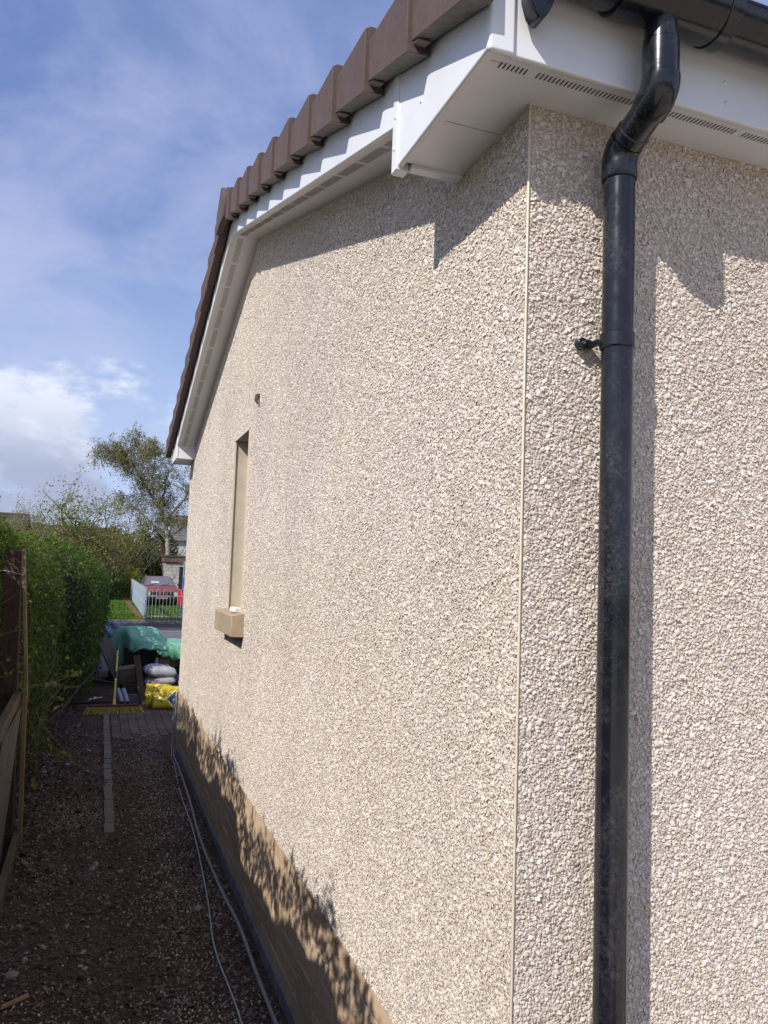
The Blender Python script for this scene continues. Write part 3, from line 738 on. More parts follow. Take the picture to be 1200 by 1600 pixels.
# ================================================================ EDGING AND PAVERS
edg = thing('path_edging', 'narrow line of paving blocks set on edge down the dark path', 'edging', (0, 0, 0))
y = 4.40; em = MB().box((-.033, 0, 0), (.033, .196, .055)).mesh('edging_block', MAT_EDGE)
while y < 9.0:
    q = bpy.data.objects.new('edging_block', em); t_ = (y - 4.4) / 4.5
    q.location = (-.645 + .030 * t_ + random.uniform(-.003, .003), y, -.030 + random.uniform(-.003, .004)); q.rotation_euler = (random.uniform(-.02, .02), 0, random.uniform(-.02, .02)); link(q, edg); y += .2
pm = MB(); pm.box((0, 0, 0), (.097, .197, .06)); pmesh = pm.mesh('paver', MAT_PAVER)
b_ = bmesh.new(); b_.from_mesh(pmesh); bmesh.ops.bevel(b_, geom=[e for e in b_.edges], offset=.004, segments=1, affect='EDGES'); b_.to_mesh(pmesh); b_.free()
pav = bpy.data.objects.new('paving', None); link(pav); tag(pav, kind='structure')
for i in range(9):
    for j in range(11):
        x0 = -.570 + i * .1; y0 = 7.72 + j * .2 - (.1 if i % 2 else 0) - (.12 if i < 2 else 0) + (.1 if i > 6 else 0)
        q = bpy.data.objects.new('paver', pmesh); q.location = (x0, y0, -.048 + random.uniform(-.002, .003)); q.rotation_euler = (random.uniform(-.008, .008), random.uniform(-.008, .008), random.uniform(-.01, .01)); link(q, pav)

# ================================================================ FENCE ON THE LEFT
fence = thing('timber_fence', 'brown timber fence post with pale batten, rail and wire mesh beside the hedge', 'fence', (-1.29, 4.3, 0))
def fpart(b, name, mat, bev=.004):
    b.v = [(p[0] + 1.29, p[1] - 4.3, p[2]) for p in b.v]; return b.build(name, mat, fence, bevel=bev)
mb = MB(); mb.hexa([(-1.335, 4.27, -.3), (-1.235, 4.27, -.3), (-1.235, 4.37, -.3), (-1.335, 4.37, -.3)], [(-1.42, 4.27, 1.945), (-1.318, 4.27, 1.945), (-1.318, 4.37, 1.945), (-1.42, 4.37, 1.945)]); fpart(mb, 'post', MAT_POST)
mb = MB(); mb.hexa([(-1.232, 4.262, .95), (-1.212, 4.262, .95), (-1.212, 4.31, .95), (-1.232, 4.31, .95)], [(-1.313, 4.262, 1.955), (-1.291, 4.262, 1.955), (-1.291, 4.31, 1.955), (-1.313, 4.31, 1.955)])
b = MB(); b.v = [(p[0] + .0, p[1], p[2]) for p in mb.v]; b.f = mb.f; b.m = mb.m; fpart(b, 'batten', MAT_BATTEN, .002)
mb = MB(); mb.hexa([(-1.214, 4.25, -.03), (-1.188, 4.25, -.03), (-1.188, 4.30, -.03), (-1.214, 4.30, -.03)], [(-1.246, 4.25, .99), (-1.220, 4.25, .99), (-1.220, 4.30, .99), (-1.246, 4.30, .99)]); fpart(mb, 'batten', MAT_BATTEN, .002)
mb = MB(); mb.hexa([(-1.27, .2, .90), (-1.225, .2, .90), (-1.225, .2, .975), (-1.27, .2, .975)], [(-1.30, 4.26, .95), (-1.255, 4.26, .95), (-1.255, 4.26, 1.02), (-1.30, 4.26, 1.02)]); fpart(mb, 'rail', MAT_RAIL)
mb = MB(); mb.box((-1.245, .2, -.02), (-1.205, 4.24, .115)); fpart(mb, 'gravel_board', MAT_RAIL)
for yy in (.35, 1.9, 3.55): mb = MB(); mb.box((-1.315, yy, -.2), (-1.27, yy + .07, .94)); fpart(mb, 'upright', MAT_POST)
mb = MB(); mb.box((-1.262, 3.42, .1), (-1.250, 3.44, .92)); fpart(mb, 'lath', MAT_BATTEN, 0)
mb = MB(); sp_ = .045
for k_ in range(-22, 40):
    for s_ in (1, -1):
        y0 = 2.4 + k_ * sp_; a_, b_ = (y0, .11), (y0 + s_ * .83, .94)
        if s_ < 0: a_ = (y0 + .83, .11); b_ = (y0, .94)
        pts = []
        for q in (a_, b_): pts.append((-1.247 + .001 * s_, q[0], q[1]))
        if max(pts[0][1], pts[1][1]) < 4.25 and min(pts[0][1], pts[1][1]) > 2.3: mb.tube(pts, .0012, 3, cap=False)
o = MB(); o.v = [(p[0] + 1.29, p[1] - 4.3, p[2]) for p in mb.v]; o.f = mb.f; o.m = mb.m
o.build('wire_mesh', simple('galvanised_wire', (.16, .16, .15), (.26, .26, .25), 20, .5, 0, metal=.6), fence)['kind'] = 'stuff'
mb = MB(); mb.tube(spline([(-1.6, 4.2, 1.80), (-1.42, 4.25, 1.81), (-1.35, 4.25, 1.80), (-1.29, 4.24, 1.785)]), .0018, 5); fpart(mb, 'wire', MAT_WHITE, 0)

# ================================================================ VEGETATION
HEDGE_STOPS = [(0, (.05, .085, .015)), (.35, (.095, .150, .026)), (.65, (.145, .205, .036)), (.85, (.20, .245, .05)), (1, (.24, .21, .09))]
M_HEDGE = leaf_mat('hedge_leaf', HEDGE_STOPS)
M_HEDGE2 = leaf_mat('privet_leaf', [(0, (.045, .08, .015)), (.5, (.090, .150, .026)), (.85, (.15, .21, .04)), (1, (.20, .22, .08))])
M_OLIVE = leaf_mat('olive_leaf', [(0, (.085, .085, .022)), (.4, (.15, .14, .035)), (.75, (.21, .18, .05)), (1, (.22, .14, .055))])
M_LAUREL = leaf_mat('laurel_leaf', [(0, (.030, .055, .014)), (.6, (.070, .12, .026)), (1, (.13, .18, .045))])
M_BIRCH = leaf_mat('birch_leaf', [(0, (.14, .15, .03)), (.5, (.20, .19, .04)), (.85, (.25, .20, .05)), (1, (.26, .15, .05))])
M_SPRING = leaf_mat('spring_leaf', [(0, (.16, .21, .035)), (.6, (.25, .29, .055)), (1, (.30, .26, .07))])

class Tw:
    """twigs: many thin tapered 3- or 4-sided tubes collected with numpy"""
    def __init__(s): s.V = []; s.F = []; s.n = 0
    def add(s, pts, r0, r1, k=4):
        pts = np.asarray(pts, float); m_ = len(pts)
        t = unit(np.gradient(pts, axis=0)); ref = np.array([.31, .17, .93]); u = unit(np.cross(t, ref)); w = np.cross(t, u)
        r = np.linspace(r0, r1, m_)[:, None, None]; a_ = np.arange(k) * 2 * math.pi / k
        ring = pts[:, None] + r * (u[:, None] * np.cos(a_)[None, :, None] + w[:, None] * np.sin(a_)[None, :, None])
        s.V.append(ring.reshape(-1, 3)); i = np.arange(m_ - 1)[:, None] * k; j = np.arange(k)[None]; j2 = (j + 1) % k
        s.F.append(np.stack([i + j, i + j2, i + k + j2, i + k + j], -1).reshape(-1, 4) + s.n); s.n += m_ * k
    def build(s, name, mat, parent, **kw): return np_mesh(name, np.concatenate(s.V), np.concatenate(s.F), mat, parent, smooth=True)
def wander(p, d, ln, seg=6, jit=.18, grav=0.):
    p = np.array(p, float); d = unit(np.array(d, float)); out_ = [p.copy()]
    for i in range(seg):
        d = unit(d + rng.normal(0, jit, 3) + np.array([0, 0, grav])); p = p + d * ln / seg; out_.append(p.copy())
    return np.array(out_)

def hedge(label, y0, y1, xc, face, zc, H, nleaf, lsize, mat, seed, taper=.8, sparse_y=None, bx=lambda q: .85, bz=lambda q: .85):
    root = thing('hedge', label, 'hedge', (xc, (y0 + y1) / 2, 0), group=None)
    org = np.array([xc, (y0 + y1) / 2, 0])
    def surf(y, s, inset=0.):
        """s 0..1 from the foot of the path side up over the top to the back"""
        a_ = np.array([face(q) for q in y]) - xc
        end = np.clip(np.minimum(y - y0, y1 - y) / .9, 0, 1); ef = np.sqrt(1 - (1 - end) ** 2) * .75 + .25
        a_ = a_ * ef; h = np.array([H(q) for q in y]) * (.86 + .14 * ef)
        low = s < .36; top = (s >= .36)
        zl = zc * s / .36; xl = a_ * (taper + (1 - taper) * np.clip(zl / zc, 0, 1) ** .7)
        th = np.clip((s - .36) / .64, 0, 1) * math.pi
        xt = a_ * np.sign(np.cos(th)) * np.abs(np.cos(th)) ** np.array([bx(q) for q in y]); zt = zc + (h - zc) * np.sin(th) ** np.array([bz(q) for q in y])
        x = np.where(low, xl, xt); z_ = np.where(low, zl, zt)
        nx_ = np.where(low, 1., np.cos(th)); nz_ = np.where(low, -.1, np.sin(th))
        P_ = np.stack([xc + x, y, z_], 1); Nn = unit(np.stack([nx_, np.zeros_like(nx_), nz_], 1))
        disp = .10 * vnoise(P_, 2.3, seed) + .05 * vnoise(P_, 6.5, seed + 1) - inset
        return P_ + Nn * disp[:, None], Nn
    yy = rng.uniform(y0, y1, nleaf); ss = rng.uniform(0, .86, nleaf)
    if sparse_y is not None:
        k = (yy > sparse_y) | (rng.random(nleaf) < .5); yy, ss = yy[k], ss[k]
    P_, Nn = surf(yy, ss); n_ = len(P_)
    P_ = P_ - Nn * (rng.exponential(.045, n_))[:, None] + Nn * (rng.random(n_) < .04)[:, None] * rng.uniform(0, .10, n_)[:, None] + rng.normal(0, .012, (n_, 3))
    clump = vnoise(P_, 9, seed + 5)
    keep = (rng.random(n_) < .72 + .4 * clump) & (P_[:, 2] > .02) & (rng.random(n_) < np.clip(.30 + 1.3 * P_[:, 2], 0, 1)); P_, Nn, clump = P_[keep], Nn[keep], clump[keep]; n_ = len(P_)
    near = np.clip(lsize * np.where((P_[:, 1] < (sparse_y or -99)), 1.3, 1.0), 0, .2)
    V_, F_ = leaves(P_ - org, near, Nn + np.array([0, 0, .3]), 1.7, 1.0)
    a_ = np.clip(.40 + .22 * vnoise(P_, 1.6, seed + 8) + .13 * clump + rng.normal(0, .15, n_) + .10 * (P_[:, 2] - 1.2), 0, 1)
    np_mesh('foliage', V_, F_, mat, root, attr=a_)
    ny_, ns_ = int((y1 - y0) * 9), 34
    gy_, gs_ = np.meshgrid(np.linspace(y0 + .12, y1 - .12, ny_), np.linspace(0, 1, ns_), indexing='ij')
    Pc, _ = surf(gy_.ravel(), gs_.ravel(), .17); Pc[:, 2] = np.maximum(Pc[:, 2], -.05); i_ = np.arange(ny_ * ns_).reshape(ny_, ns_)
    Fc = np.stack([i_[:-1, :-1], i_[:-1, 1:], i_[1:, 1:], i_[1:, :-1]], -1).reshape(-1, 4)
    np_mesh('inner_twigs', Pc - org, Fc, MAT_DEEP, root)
    t = Tw()
    for _ in range(int((y1 - y0) * 20)):
        q, nn_ = surf(np.array([rng.uniform(max(y0, 3.), y1)]), np.array([rng.uniform(0, .55)]), .10)
        d_ = nn_[0] * .5 + np.array([rng.normal(0, .4), rng.normal(0, .6), rng.uniform(.1, 1.)])
        t.add(wander(q[0] - org, d_, rng.uniform(.15, .45), 5, .25), rng.uniform(.002, .004), .001, 3)
    for _ in range(int((y1 - y0) * 6)):
        yq = rng.uniform(max(y0, 3.), y1); xq = xc + (face(yq) - xc) * rng.uniform(.55, .8)
        t.add(wander((xq - org[0], yq - org[1], 0), (rng.uniform(-.1, .45), rng.normal(0, .2), 1), rng.uniform(.5, 1.2), 7, .15), rng.uniform(.006, .014), .003, 5)
    SP = []
    for _ in range(int((y1 - y0) * 20)):
        q, nn_ = surf(np.array([rng.uniform(y0, y1)]), np.array([rng.uniform(.44, .80)]), .02)
        w_ = wander(q[0] - org, (rng.normal(0, .25), rng.normal(0, .25), 1), rng.uniform(.05, .16), 5, .12); t.add(w_, .0028, .001, 3)
        for u_ in w_[1:]: SP += [u_ + rng.normal(0, .012, 3) for _ in range(2)]
    SP = np.array(SP); V_, F_ = leaves(SP, lsize, np.tile([0, 0, 1.], (len(SP), 1)), 1.8, 1.3); np_mesh('top_shoots', V_, F_, mat, root, attr=rng.uniform(.4, .9, len(SP)))
    t.build('stems', MAT_TWIG, root)['kind'] = 'stuff'
    return root
face1 = lambda y: -1.43 if y < 4.6 else -1.43 + .25 * min(1, (y - 4.6) / 1.5)
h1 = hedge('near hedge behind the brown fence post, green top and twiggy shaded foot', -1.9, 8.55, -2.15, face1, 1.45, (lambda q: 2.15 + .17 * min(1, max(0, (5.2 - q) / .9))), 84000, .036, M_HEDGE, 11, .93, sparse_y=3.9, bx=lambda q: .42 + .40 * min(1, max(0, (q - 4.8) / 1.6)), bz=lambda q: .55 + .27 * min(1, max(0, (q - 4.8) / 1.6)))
face2 = lambda y: -.66 - .22 * max(0, (10.6 - y) / 1.8) if y < 10.6 else -.66
h2 = hedge('far rounded hedge bulging over the path beside the rubbish heap', 8.7, 16.2, -2.1, face2, 1.25, (lambda q: 2.22), 56000, .044, M_HEDGE2, 23, .88)
# bare and leafy twigs reaching out of the hedge over the path and past the post
br = thing('bramble', 'straggly bramble stems with a few yellow-green leaves growing past the fence post', 'bramble', (-1.3, 4.6, 0))
t = Tw(); LP = []
for (p, d_, ln, g_) in [((-1.5, 4.2, 1.35), (.9, -.1, .1), .35, -.25), ((-1.55, 4.35, 1.15), (.8, -.1, -.1), .38, -.15), ((-1.35, 4.5, .9), (.3, .2, 1), .5, .0), ((-1.3, 4.6, .95), (.6, .5, .4), .55, -.28),
                        ((-1.25, 5.0, .95), (.8, .3, .1), .45, -.12), ((-1.3, 5.2, .4), (.3, .1, 1), 1.0, 0), ((-1.25, 5.4, .3), (.1, .1, 1), 1.1, 0), ((-1.2, 5.0, .75), (.5, -.3, -.6), .55, -.1), ((-1.22, 6.6, .8), (.5, .1, 1), .9, 0),
                        ((-1.26, 4.5, .93), (.25, .1, -.8), .75, .1), ((-1.5, 4.15, 1.05), (.7, 0, .5), .4, -.2), ((-1.5, 4.2, .75), (.6, 0, .9), .5, 0), ((-1.3, 5.6, .2), (.2, .3, 1), .9, 0), ((-1.25, 6.0, .2), (.2, -.3, 1), 1.1, 0)]:
    w_ = wander(p, d_, ln * .9, 9, .13, g_ * .3); t.add(w_ - np.array([-1.3, 4.6, 0]), .0042, .0014, 5)
    for q in w_[3:]:
        if rng.random() < .55: LP.append(q + rng.normal(0, .02, 3))
        if rng.random() < .4: s2 = wander(q, rng.normal(0, 1, 3), rng.uniform(.1, .25), 4, .2); t.add(s2 - np.array([-1.3, 4.6, 0]), .002, .0008, 3); LP.append(s2[-1])
t.build('stem', MAT_TWIG, br); LP = np.array(LP)
V_, F_ = leaves(np.repeat(LP, 2, 0) + rng.normal(0, .012, (2 * len(LP), 3)) - np.array([-1.3, 4.6, 0]), .042, None, 1.4); np_mesh('leaf_spray', V_, F_, M_SPRING, br, attr=rng.random(len(F_)))
# dead hydrangea-like scrap and litter at the hedge foot
n = 2600; lx = rng.uniform(-1.45, -.75, n); ly = rng.uniform(3.4, 9.6, n); k = rng.random(n) < np.clip((-.72 - lx) / .5, 0, 1); lx, ly = lx[k], ly[k]
V_, F_ = leaves(np.stack([lx, ly, gz(lx, ly) + rng.uniform(.004, .05, len(lx))], 1), .04, np.tile([0, 0, 1.], (len(lx), 1)), 1.5, .7)
np_mesh('leaf_litter', V_, F_, leaf_mat('dead_leaf', [(0, (.035, .022, .014)), (.6, (.085, .055, .035)), (.93, (.14, .10, .065)), (1, (.26, .23, .18))], .1), None, attr=rng.random(len(F_)))['kind'] = 'stuff'

def birch():
    root = thing('birch_tree', 'tall birch tree with thin drooping olive foliage rising above the garage', 'tree', (3.35, 50, 0)); org = np.array([3.35, 50, 0])
    limbs = [([(3.35, 0), (3.38, 1.8), (3.33, 3.2), (3.08, 4.8), (2.35, 6.0), (1.3, 7.6), (.45, 8.8), (-.3, 9.5)], .19, .02, 0),
             ([(2.9, 5.1), (2.95, 6.6), (3.2, 8.2), (3.1, 9.3)], .09, .015, .6), ([(3.1, 4.7), (4.2, 6.2), (4.9, 7.7), (5.2, 8.6)], .09, .015, -.5),
             ([(1.5, 7.3), (1.5, 8.5), (1.15, 9.6), (.9, 10.35)], .06, .01, .3), ([(2.3, 6.0), (2.1, 7.4), (2.2, 8.8), (2.1, 9.7)], .06, .01, -.6),
             ([(3.3, 3.4), (2.3, 4.6), (1.2, 5.6), (.4, 6.3)], .06, .012, .8), ([(3.33, 3.6), (4.5, 4.6), (5.6, 5.5), (6.2, 6.2)], .06, .012, .4), ([(1.0, 8.1), (.2, 8.5), (-.5, 8.8), (-1.0, 9.2)], .04, .01, -.2)]
    t = Tw(); LP = []
    for pts, r0, r1, dy_ in limbs:
        m_ = len(pts); pp = [Vector((p[0], 50 + dy_ * i / (m_ - 1) * 2, p[1])) for i, p in enumerate(pts)]
        c_ = np.array([tuple(q) for q in spline(pp, 5)]) + rng.normal(0, .02, ((m_ - 1) * 5 + 1, 3)); t.add(c_ - org, r0, r1, 7)
        for j in range(len(c_)):
            if c_[j][2] < 4.6: continue
            for _ in range(3):
                d_ = np.array([rng.normal(0, 1), rng.normal(0, 1), rng.uniform(-.1, .9)])
                b_ = wander(c_[j], d_, rng.uniform(.7, 1.6) * (1 if c_[j][2] < 9 else .6), 6, .18, -.06); t.add(b_ - org, .02, .006, 4)
                for q in b_[2:]:
                    for _ in range(2):
                        dr = wander(q, (rng.normal(0, .5), rng.normal(0, .5), -.3), rng.uniform(.35, 1.1), 5, .12, -.35); 
                        if rng.random() < .75: t.add(dr - org, .006, .003, 3)
                        s_ = dr[rng.integers(1, 6, 6)]; LP.append(s_ + rng.normal(0, .05, s_.shape))
    t.build('trunk_and_branches', MAT_BIRCH, root); LP = np.concatenate(LP)
    LP = np.concatenate([LP, LP + rng.normal(0, .07, LP.shape)]); LP = LP[rng.random(len(LP)) < np.clip(.62 + .5 * vnoise(LP, 1.3, 4), .12, 1)]
    V_, F_ = leaves(LP - org, .088, None, 1.6, hang=.3); np_mesh('crown', V_, F_, M_BIRCH, root, attr=np.clip(.45 + .25 * vnoise(LP, 1.2, 6) + rng.normal(0, .2, len(LP)), 0, 1))
birch()
def small_tree(label, x, y, h, spread, nl, mat, lsize, tmat, lean=(0, 0), kind='tree', stems=4, low=.25, name='small_tree'):
    root = thing(name, label, kind, (x, y, 0)); t = Tw(); LP = []
    for k_ in range(stems):
        an = rng.uniform(0, 6.28); d0 = (lean[0] + math.cos(an) * .35, lean[1] + math.sin(an) * .35, 1)
        st = wander((rng.normal(0, .08), rng.normal(0, .08), 0), d0, h * rng.uniform(.7, .95), 9, .10, .02); t.add(st, .012 * h, .003 * h, 6)
        for j in range(2, 10):
            for _ in range(3):
                d_ = np.array([rng.normal(0, 1), rng.normal(0, 1), rng.uniform(.1, 1.)]); b_ = wander(st[j], d_, spread * rng.uniform(.3, .8), 6, .16, .03)
                if st[j][2] < low * h: continue
                t.add(b_, .0045 * h, .0015 * h, 4)
                for q in b_[2:]:
                    tw = wander(q, rng.normal(0, 1, 3) + np.array([0, 0, .6]), spread * rng.uniform(.1, .3), 4, .2); t.add(tw, .0016 * h, .0008 * h, 3); LP += [tw[-1], tw[2], tw[3]]
    t.build('trunk_and_branches', tmat, root); LP = np.array(LP); idx_ = rng.integers(0, len(LP), nl); LP = LP[idx_] + rng.normal(0, .05 * spread, (nl, 3))
    V_, F_ = leaves(LP, lsize, None, 1.6); np_mesh('crown', V_, F_, mat, root, attr=rng.random(nl)); return root
small_tree('spindly small tree with sparse pale spring leaves behind the hedge', -1.75, 24, 4.1, 2.1, 9000, M_SPRING, .065, MAT_TWIG, (.05, 0), stems=7)
small_tree('bare-branched shrub with few leaves, left of the small spring tree', -3.3, 26, 3.5, 1.7, 4500, M_SPRING, .055, MAT_TWIG, (-.1, 0), 'shrub', 8, name='shrub')
def bush(label, x, y, rx, ry, h, nl, mat, lsize, seed, twigs=60):
    nl = int(nl * 2.0)
    root = thing('bush', label, 'bush', (x, y, 0)); d_ = unit(rng.normal(size=(nl, 3))); d_[:, 2] = np.abs(d_[:, 2])
    rr = 1 - rng.exponential(.13, nl).clip(0, .8); P_ = d_ * np.array([rx, ry, h * .62]) * rr[:, None] * (1 + .22 * vnoise(d_, 3.0, seed))[:, None] * (1 + .10 * vnoise(d_, 8.0, seed + 3))[:, None] + np.array([0, 0, h * .36])
    low_ = rng.random(nl) < .32; P_[low_, 2] = rng.uniform(.05, h * .5, low_.sum())
    cl_ = vnoise(P_, 3.2, seed + 1); P_ = P_[rng.random(nl) < .6 + .5 * cl_]
    V_, F_ = leaves(P_, lsize, None, 1.6); np_mesh('foliage', V_, F_, mat, root, attr=np.clip(.45 + .3 * vnoise(P_, 1.4, seed + 2) + rng.normal(0, .17, len(P_)), 0, 1))
    t = Tw()
    for _ in range(twigs):
        a_ = rng.uniform(0, 6.28); w_ = wander((math.cos(a_) * rx * .5 * rng.random(), math.sin(a_) * ry * .5, 0), (math.cos(a_) * .5, math.sin(a_) * .4, 1), h * rng.uniform(.75, 1.12), 8, .12); t.add(w_, .022, .004, 4)
        for j in (4, 5, 6, 7): t.add(wander(w_[j], rng.normal(0, 1, 3) + np.array([0, 0, .8]), h * .2, 4, .2), .008, .003, 3)
    t.build('stems', MAT_TWIG, root)['kind'] = 'stuff'
bush('olive scrubby bush behind the small spring tree', -2.2, 44, 2.0, 1.6, 3.7, 7000, M_OLIVE, .12, 31)
bush('brownish bush at the end of the grass verge', .1, 47, 1.6, 1.5, 3.9, 7500, M_OLIVE, .12, 37)
bush('dark green bush standing behind the blue-grey fence', 1.7, 49.5, 1.3, 1.3, 3.3, 6500, M_LAUREL, .13, 41, 30)
bush('dense olive bush at the foot of the birch', 2.6, 53, 2.1, 1.6, 4.8, 8000, M_OLIVE, .13, 43)
bush('tall dull green bush left of the others, far behind the hedge', -4.8, 48, 2.4, 2.0, 4.2, 7000, M_OLIVE, .14, 47)
bush('low leafy bush closing off the far end of the verge', -.9, 42, 1.3, 1.2, 2.0, 5000, M_LAUREL, .11, 53, 20)
bush('wide pale olive thicket right of the birch, mostly behind the house', 9.4, 57, 2.6, 2.0, 4.4, 7000, M_OLIVE, .15, 59)
bush('small yellow-green bush at the back of the lawn', .9, 45.8, .8, .8, 1.7, 3000, M_SPRING, .09, 61, 16)

# grass: short tufts on verge and lawn
n = 26000; gx = rng.uniform(-2.2, 5.0, n); gy = 26.8 + rng.random(n) ** 1.5 * 19; k = ~((gx > .60) & (gx < .84)) | (rng.random(n) < .08); gx, gy = gx[k], gy[k]; n = len(gx)
hh = rng.uniform(.03, .085, n); a_ = rng.uniform(0, 3.14, n); dx_ = np.stack([np.cos(a_), np.sin(a_), 0 * a_], 1) * rng.uniform(.012, .03, n)[:, None]; B_ = np.stack([gx, gy, 0 * gx - .005], 1)
tip = B_ + np.stack([rng.normal(0, .02, n), rng.normal(0, .02, n), hh], 1)
V_ = np.stack([B_ - dx_, B_ + dx_, tip], 1).reshape(-1, 3); np_mesh('grass', V_, np.arange(3 * n).reshape(n, 3), leaf_mat('grass_blade', [(0, (.055, .12, .016)), (.6, (.11, .20, .026)), (1, (.18, .23, .05))]), None, attr=np.clip(.5 + .3 * vnoise(B_, .8, 2) + rng.normal(0, .18, n), 0, 1))['kind'] = 'stuff'

# ================================================================ BEYOND THE ROAD
M_GALV = simple('blue_grey_paint', (.20, .25, .30), (.28, .33, .38), 6, .5, .1, .002)
M_DARKM = simple('dark_fence_paint', (.025, .032, .045), (.045, .052, .066), 6, .6, .1, .002)
# palisade fence running away from the road
pf_ = thing('palisade_fence', 'blue-grey metal pale fence running back along the grass verge', 'fence', (.86, 26.9, 0))
pm_ = MB(); pm_.prism([(-.05, 0), (0, .05), (.05, 0), (.046, -.006), (0, .040), (-.046, -.006)], 2, .03, 1.08); pale = pm_.mesh('pale', M_GALV)
for i in range(66):
    q = bpy.data.objects.new('pale', pale); q.rotation_euler = (0, 0, R(90)); q.location = (.0 + i * .0038, .10 + i * .28, random.uniform(-.01, .01)); link(q, pf_)
for zr in (.25, .9): MB().hexa([(.01, .0, zr), (.04, .0, zr), (.04, 0, zr + .05), (.01, 0, zr + .05)], [(.01 + .25, 18.6, zr), (.04 + .25, 18.6, zr), (.04 + .25, 18.6, zr + .05), (.01 + .25, 18.6, zr + .05)]).build('rail', M_GALV, pf_)
dfn = thing('dark_fence_panel', 'dark panel at the far end of the blue-grey pale fence', 'fence', (.86, 46, 0))
for i in range(9): MB().box((-.10, i * .15, 0), (-.07, i * .15 + .14, 1.28)).build('board', M_DARKM, dfn)
MB().box((-.07, -.06, 0), (.02, .03, 1.34)).build('post', M_DARKM, dfn)
# bow-top railings facing the road
br_ = thing('bow_top_railing', 'silver bow-top railings on the far side of the road before the red car', 'railing', (.84, 26.9, 0))
M_SILV = simple('pale_steel', (.34, .36, .36), (.46, .48, .48), 8, .45, .05, .001, metal=.3)
for xp in (.0, 1.27, 2.54, 3.81): MB().box((xp - .03, -.03, -.1), (xp + .03, .03, 1.12)).build('post', M_GALV, br_, bevel=.004)
for p_ in range(3):
    x0 = p_ * 1.27 + .03; x1 = x0 + 1.21
    for zr in (.10, .80): MB().box((x0, -.02, zr), (x1, .005, zr + .035)).build('rail', M_SILV, br_)
    for i in range(10):
        xb = x0 + .065 + i * .12
        if i % 2 == 0:
            pts = [(xb, -.012, .03), (xb, -.012, .98)] + [(xb + .06 - .06 * math.cos(a_), -.012, .98 + .06 * math.sin(a_)) for a_ in [math.pi * q / 8 for q in range(1, 8)]] + [(xb + .12, -.012, .98), (xb + .12, -.012, .03)]
            MB().tube(pts, .009, 6).build('hoop', M_SILV, br_, smooth=True)

# red car
M_CARP = simple('red_car_paint', (.15, .036, .034), (.21, .055, .05), 2, .35, .02, .002, .6)
M_TRIM = simple('black_trim', (.012, .012, .013), (.022, .022, .023), 10, .6, 0)
M_LAMP = simple('lamp_lens', (.45, .45, .43), (.6, .6, .58), 10, .12, 0, spec=.8)
M_TYRE = simple('tyre_rubber', (.015, .015, .015), (.03, .03, .03), 10, .85, .1)
M_RIM = simple('wheel_rim', (.25, .25, .25), (.35, .35, .35), 10, .35, 0, metal=.7)
car = thing('parked_car', 'old red saloon car parked on the grass facing the railings', 'car', (2.12, 36.6, 0), R(2))
def carsec(y, w, zb, zt, wt=None, zs_=None):
    wt = wt or w * .92; zm = zs_ or (zb + (zt - zb) * .55)
    return [(-w * .96, y, zb), (w * .96, y, zb), (w, y, zm), (wt, y, zt), (-wt, y, zt), (-w, y, zm)]
mb = MB(); secs = [(0, .72, .34, .62), (.06, .78, .24, .70), (.25, .82, .20, .80), (1.0, .835, .19, .89), (1.25, .84, .19, .93), (3.1, .84, .19, .95), (3.85, .80, .22, .90), (4.05, .74, .32, .80)]
vs = [p for s_ in secs for p in carsec(*s_)]; fs = []
for i in range(len(secs) - 1): fs += [(i * 6 + k_, i * 6 + (k_ + 1) % 6, i * 6 + 6 + (k_ + 1) % 6, i * 6 + 6 + k_) for k_ in range(6)]
fs += [tuple(range(6))[::-1], tuple(len(secs) * 6 - 6 + k_ for k_ in range(6))]; mb.add(vs, fs); mb.build('body', M_CARP, car, bevel=.03, seg=3)
mb = MB(); mb.hexa([(-.74, 1.15, .90), (.74, 1.15, .90), (.74, 3.4, .92), (-.74, 3.4, .92)], [(-.55, 1.75, 1.335), (.55, 1.75, 1.335), (.56, 2.9, 1.345), (-.56, 2.9, 1.345)]); mb.build('cabin', M_CARP, car, bevel=.03, seg=3)
def lerp3(a_, b_, t_): return tuple(a_[i] + (b_[i] - a_[i]) * t_ for i in range(3))
def pane(q, name, off):
    A_, B_, C_, D_ = q; cen = [sum(p[i] for p in q) / 4 for i in range(3)]; ins = [lerp3(p, cen, .10) for p in q]; ins = [tuple(p[i] + off[i] for i in range(3)) for p in ins]; bk = [tuple(p[i] - off[i] * 1.5 for i in range(3)) for p in ins]
    return MB().hexa(bk, ins).build(name, MAT_CGL, car)
MAT_CGL = Mat('car_glass').set((.10, .12, .135), .05, .9).m
pane([(-.74, 1.15, .90), (.74, 1.15, .90), (.55, 1.75, 1.335), (-.55, 1.75, 1.335)], 'windscreen', (0, -.008, .010))
pane([(-.74, 1.2, .90), (-.74, 3.3, .92), (-.56, 2.85, 1.34), (-.55, 1.8, 1.335)], 'side_window', (-.012, 0, .005)); pane([(.74, 1.2, .90), (.74, 3.3, .92), (.56, 2.85, 1.34), (.55, 1.8, 1.335)], 'side_window', (.012, 0, .005))
MB().box((-.50, -.022, .48), (.50, .03, .64)).build('grille', M_TRIM, car, bevel=.008)
for i in range(4): MB().box((-.48 + i * .25, -.030, .50), (-.26 + i * .25, -.018, .62)).build('grille_bar', M_CARP if i % 3 else M_TRIM, car)
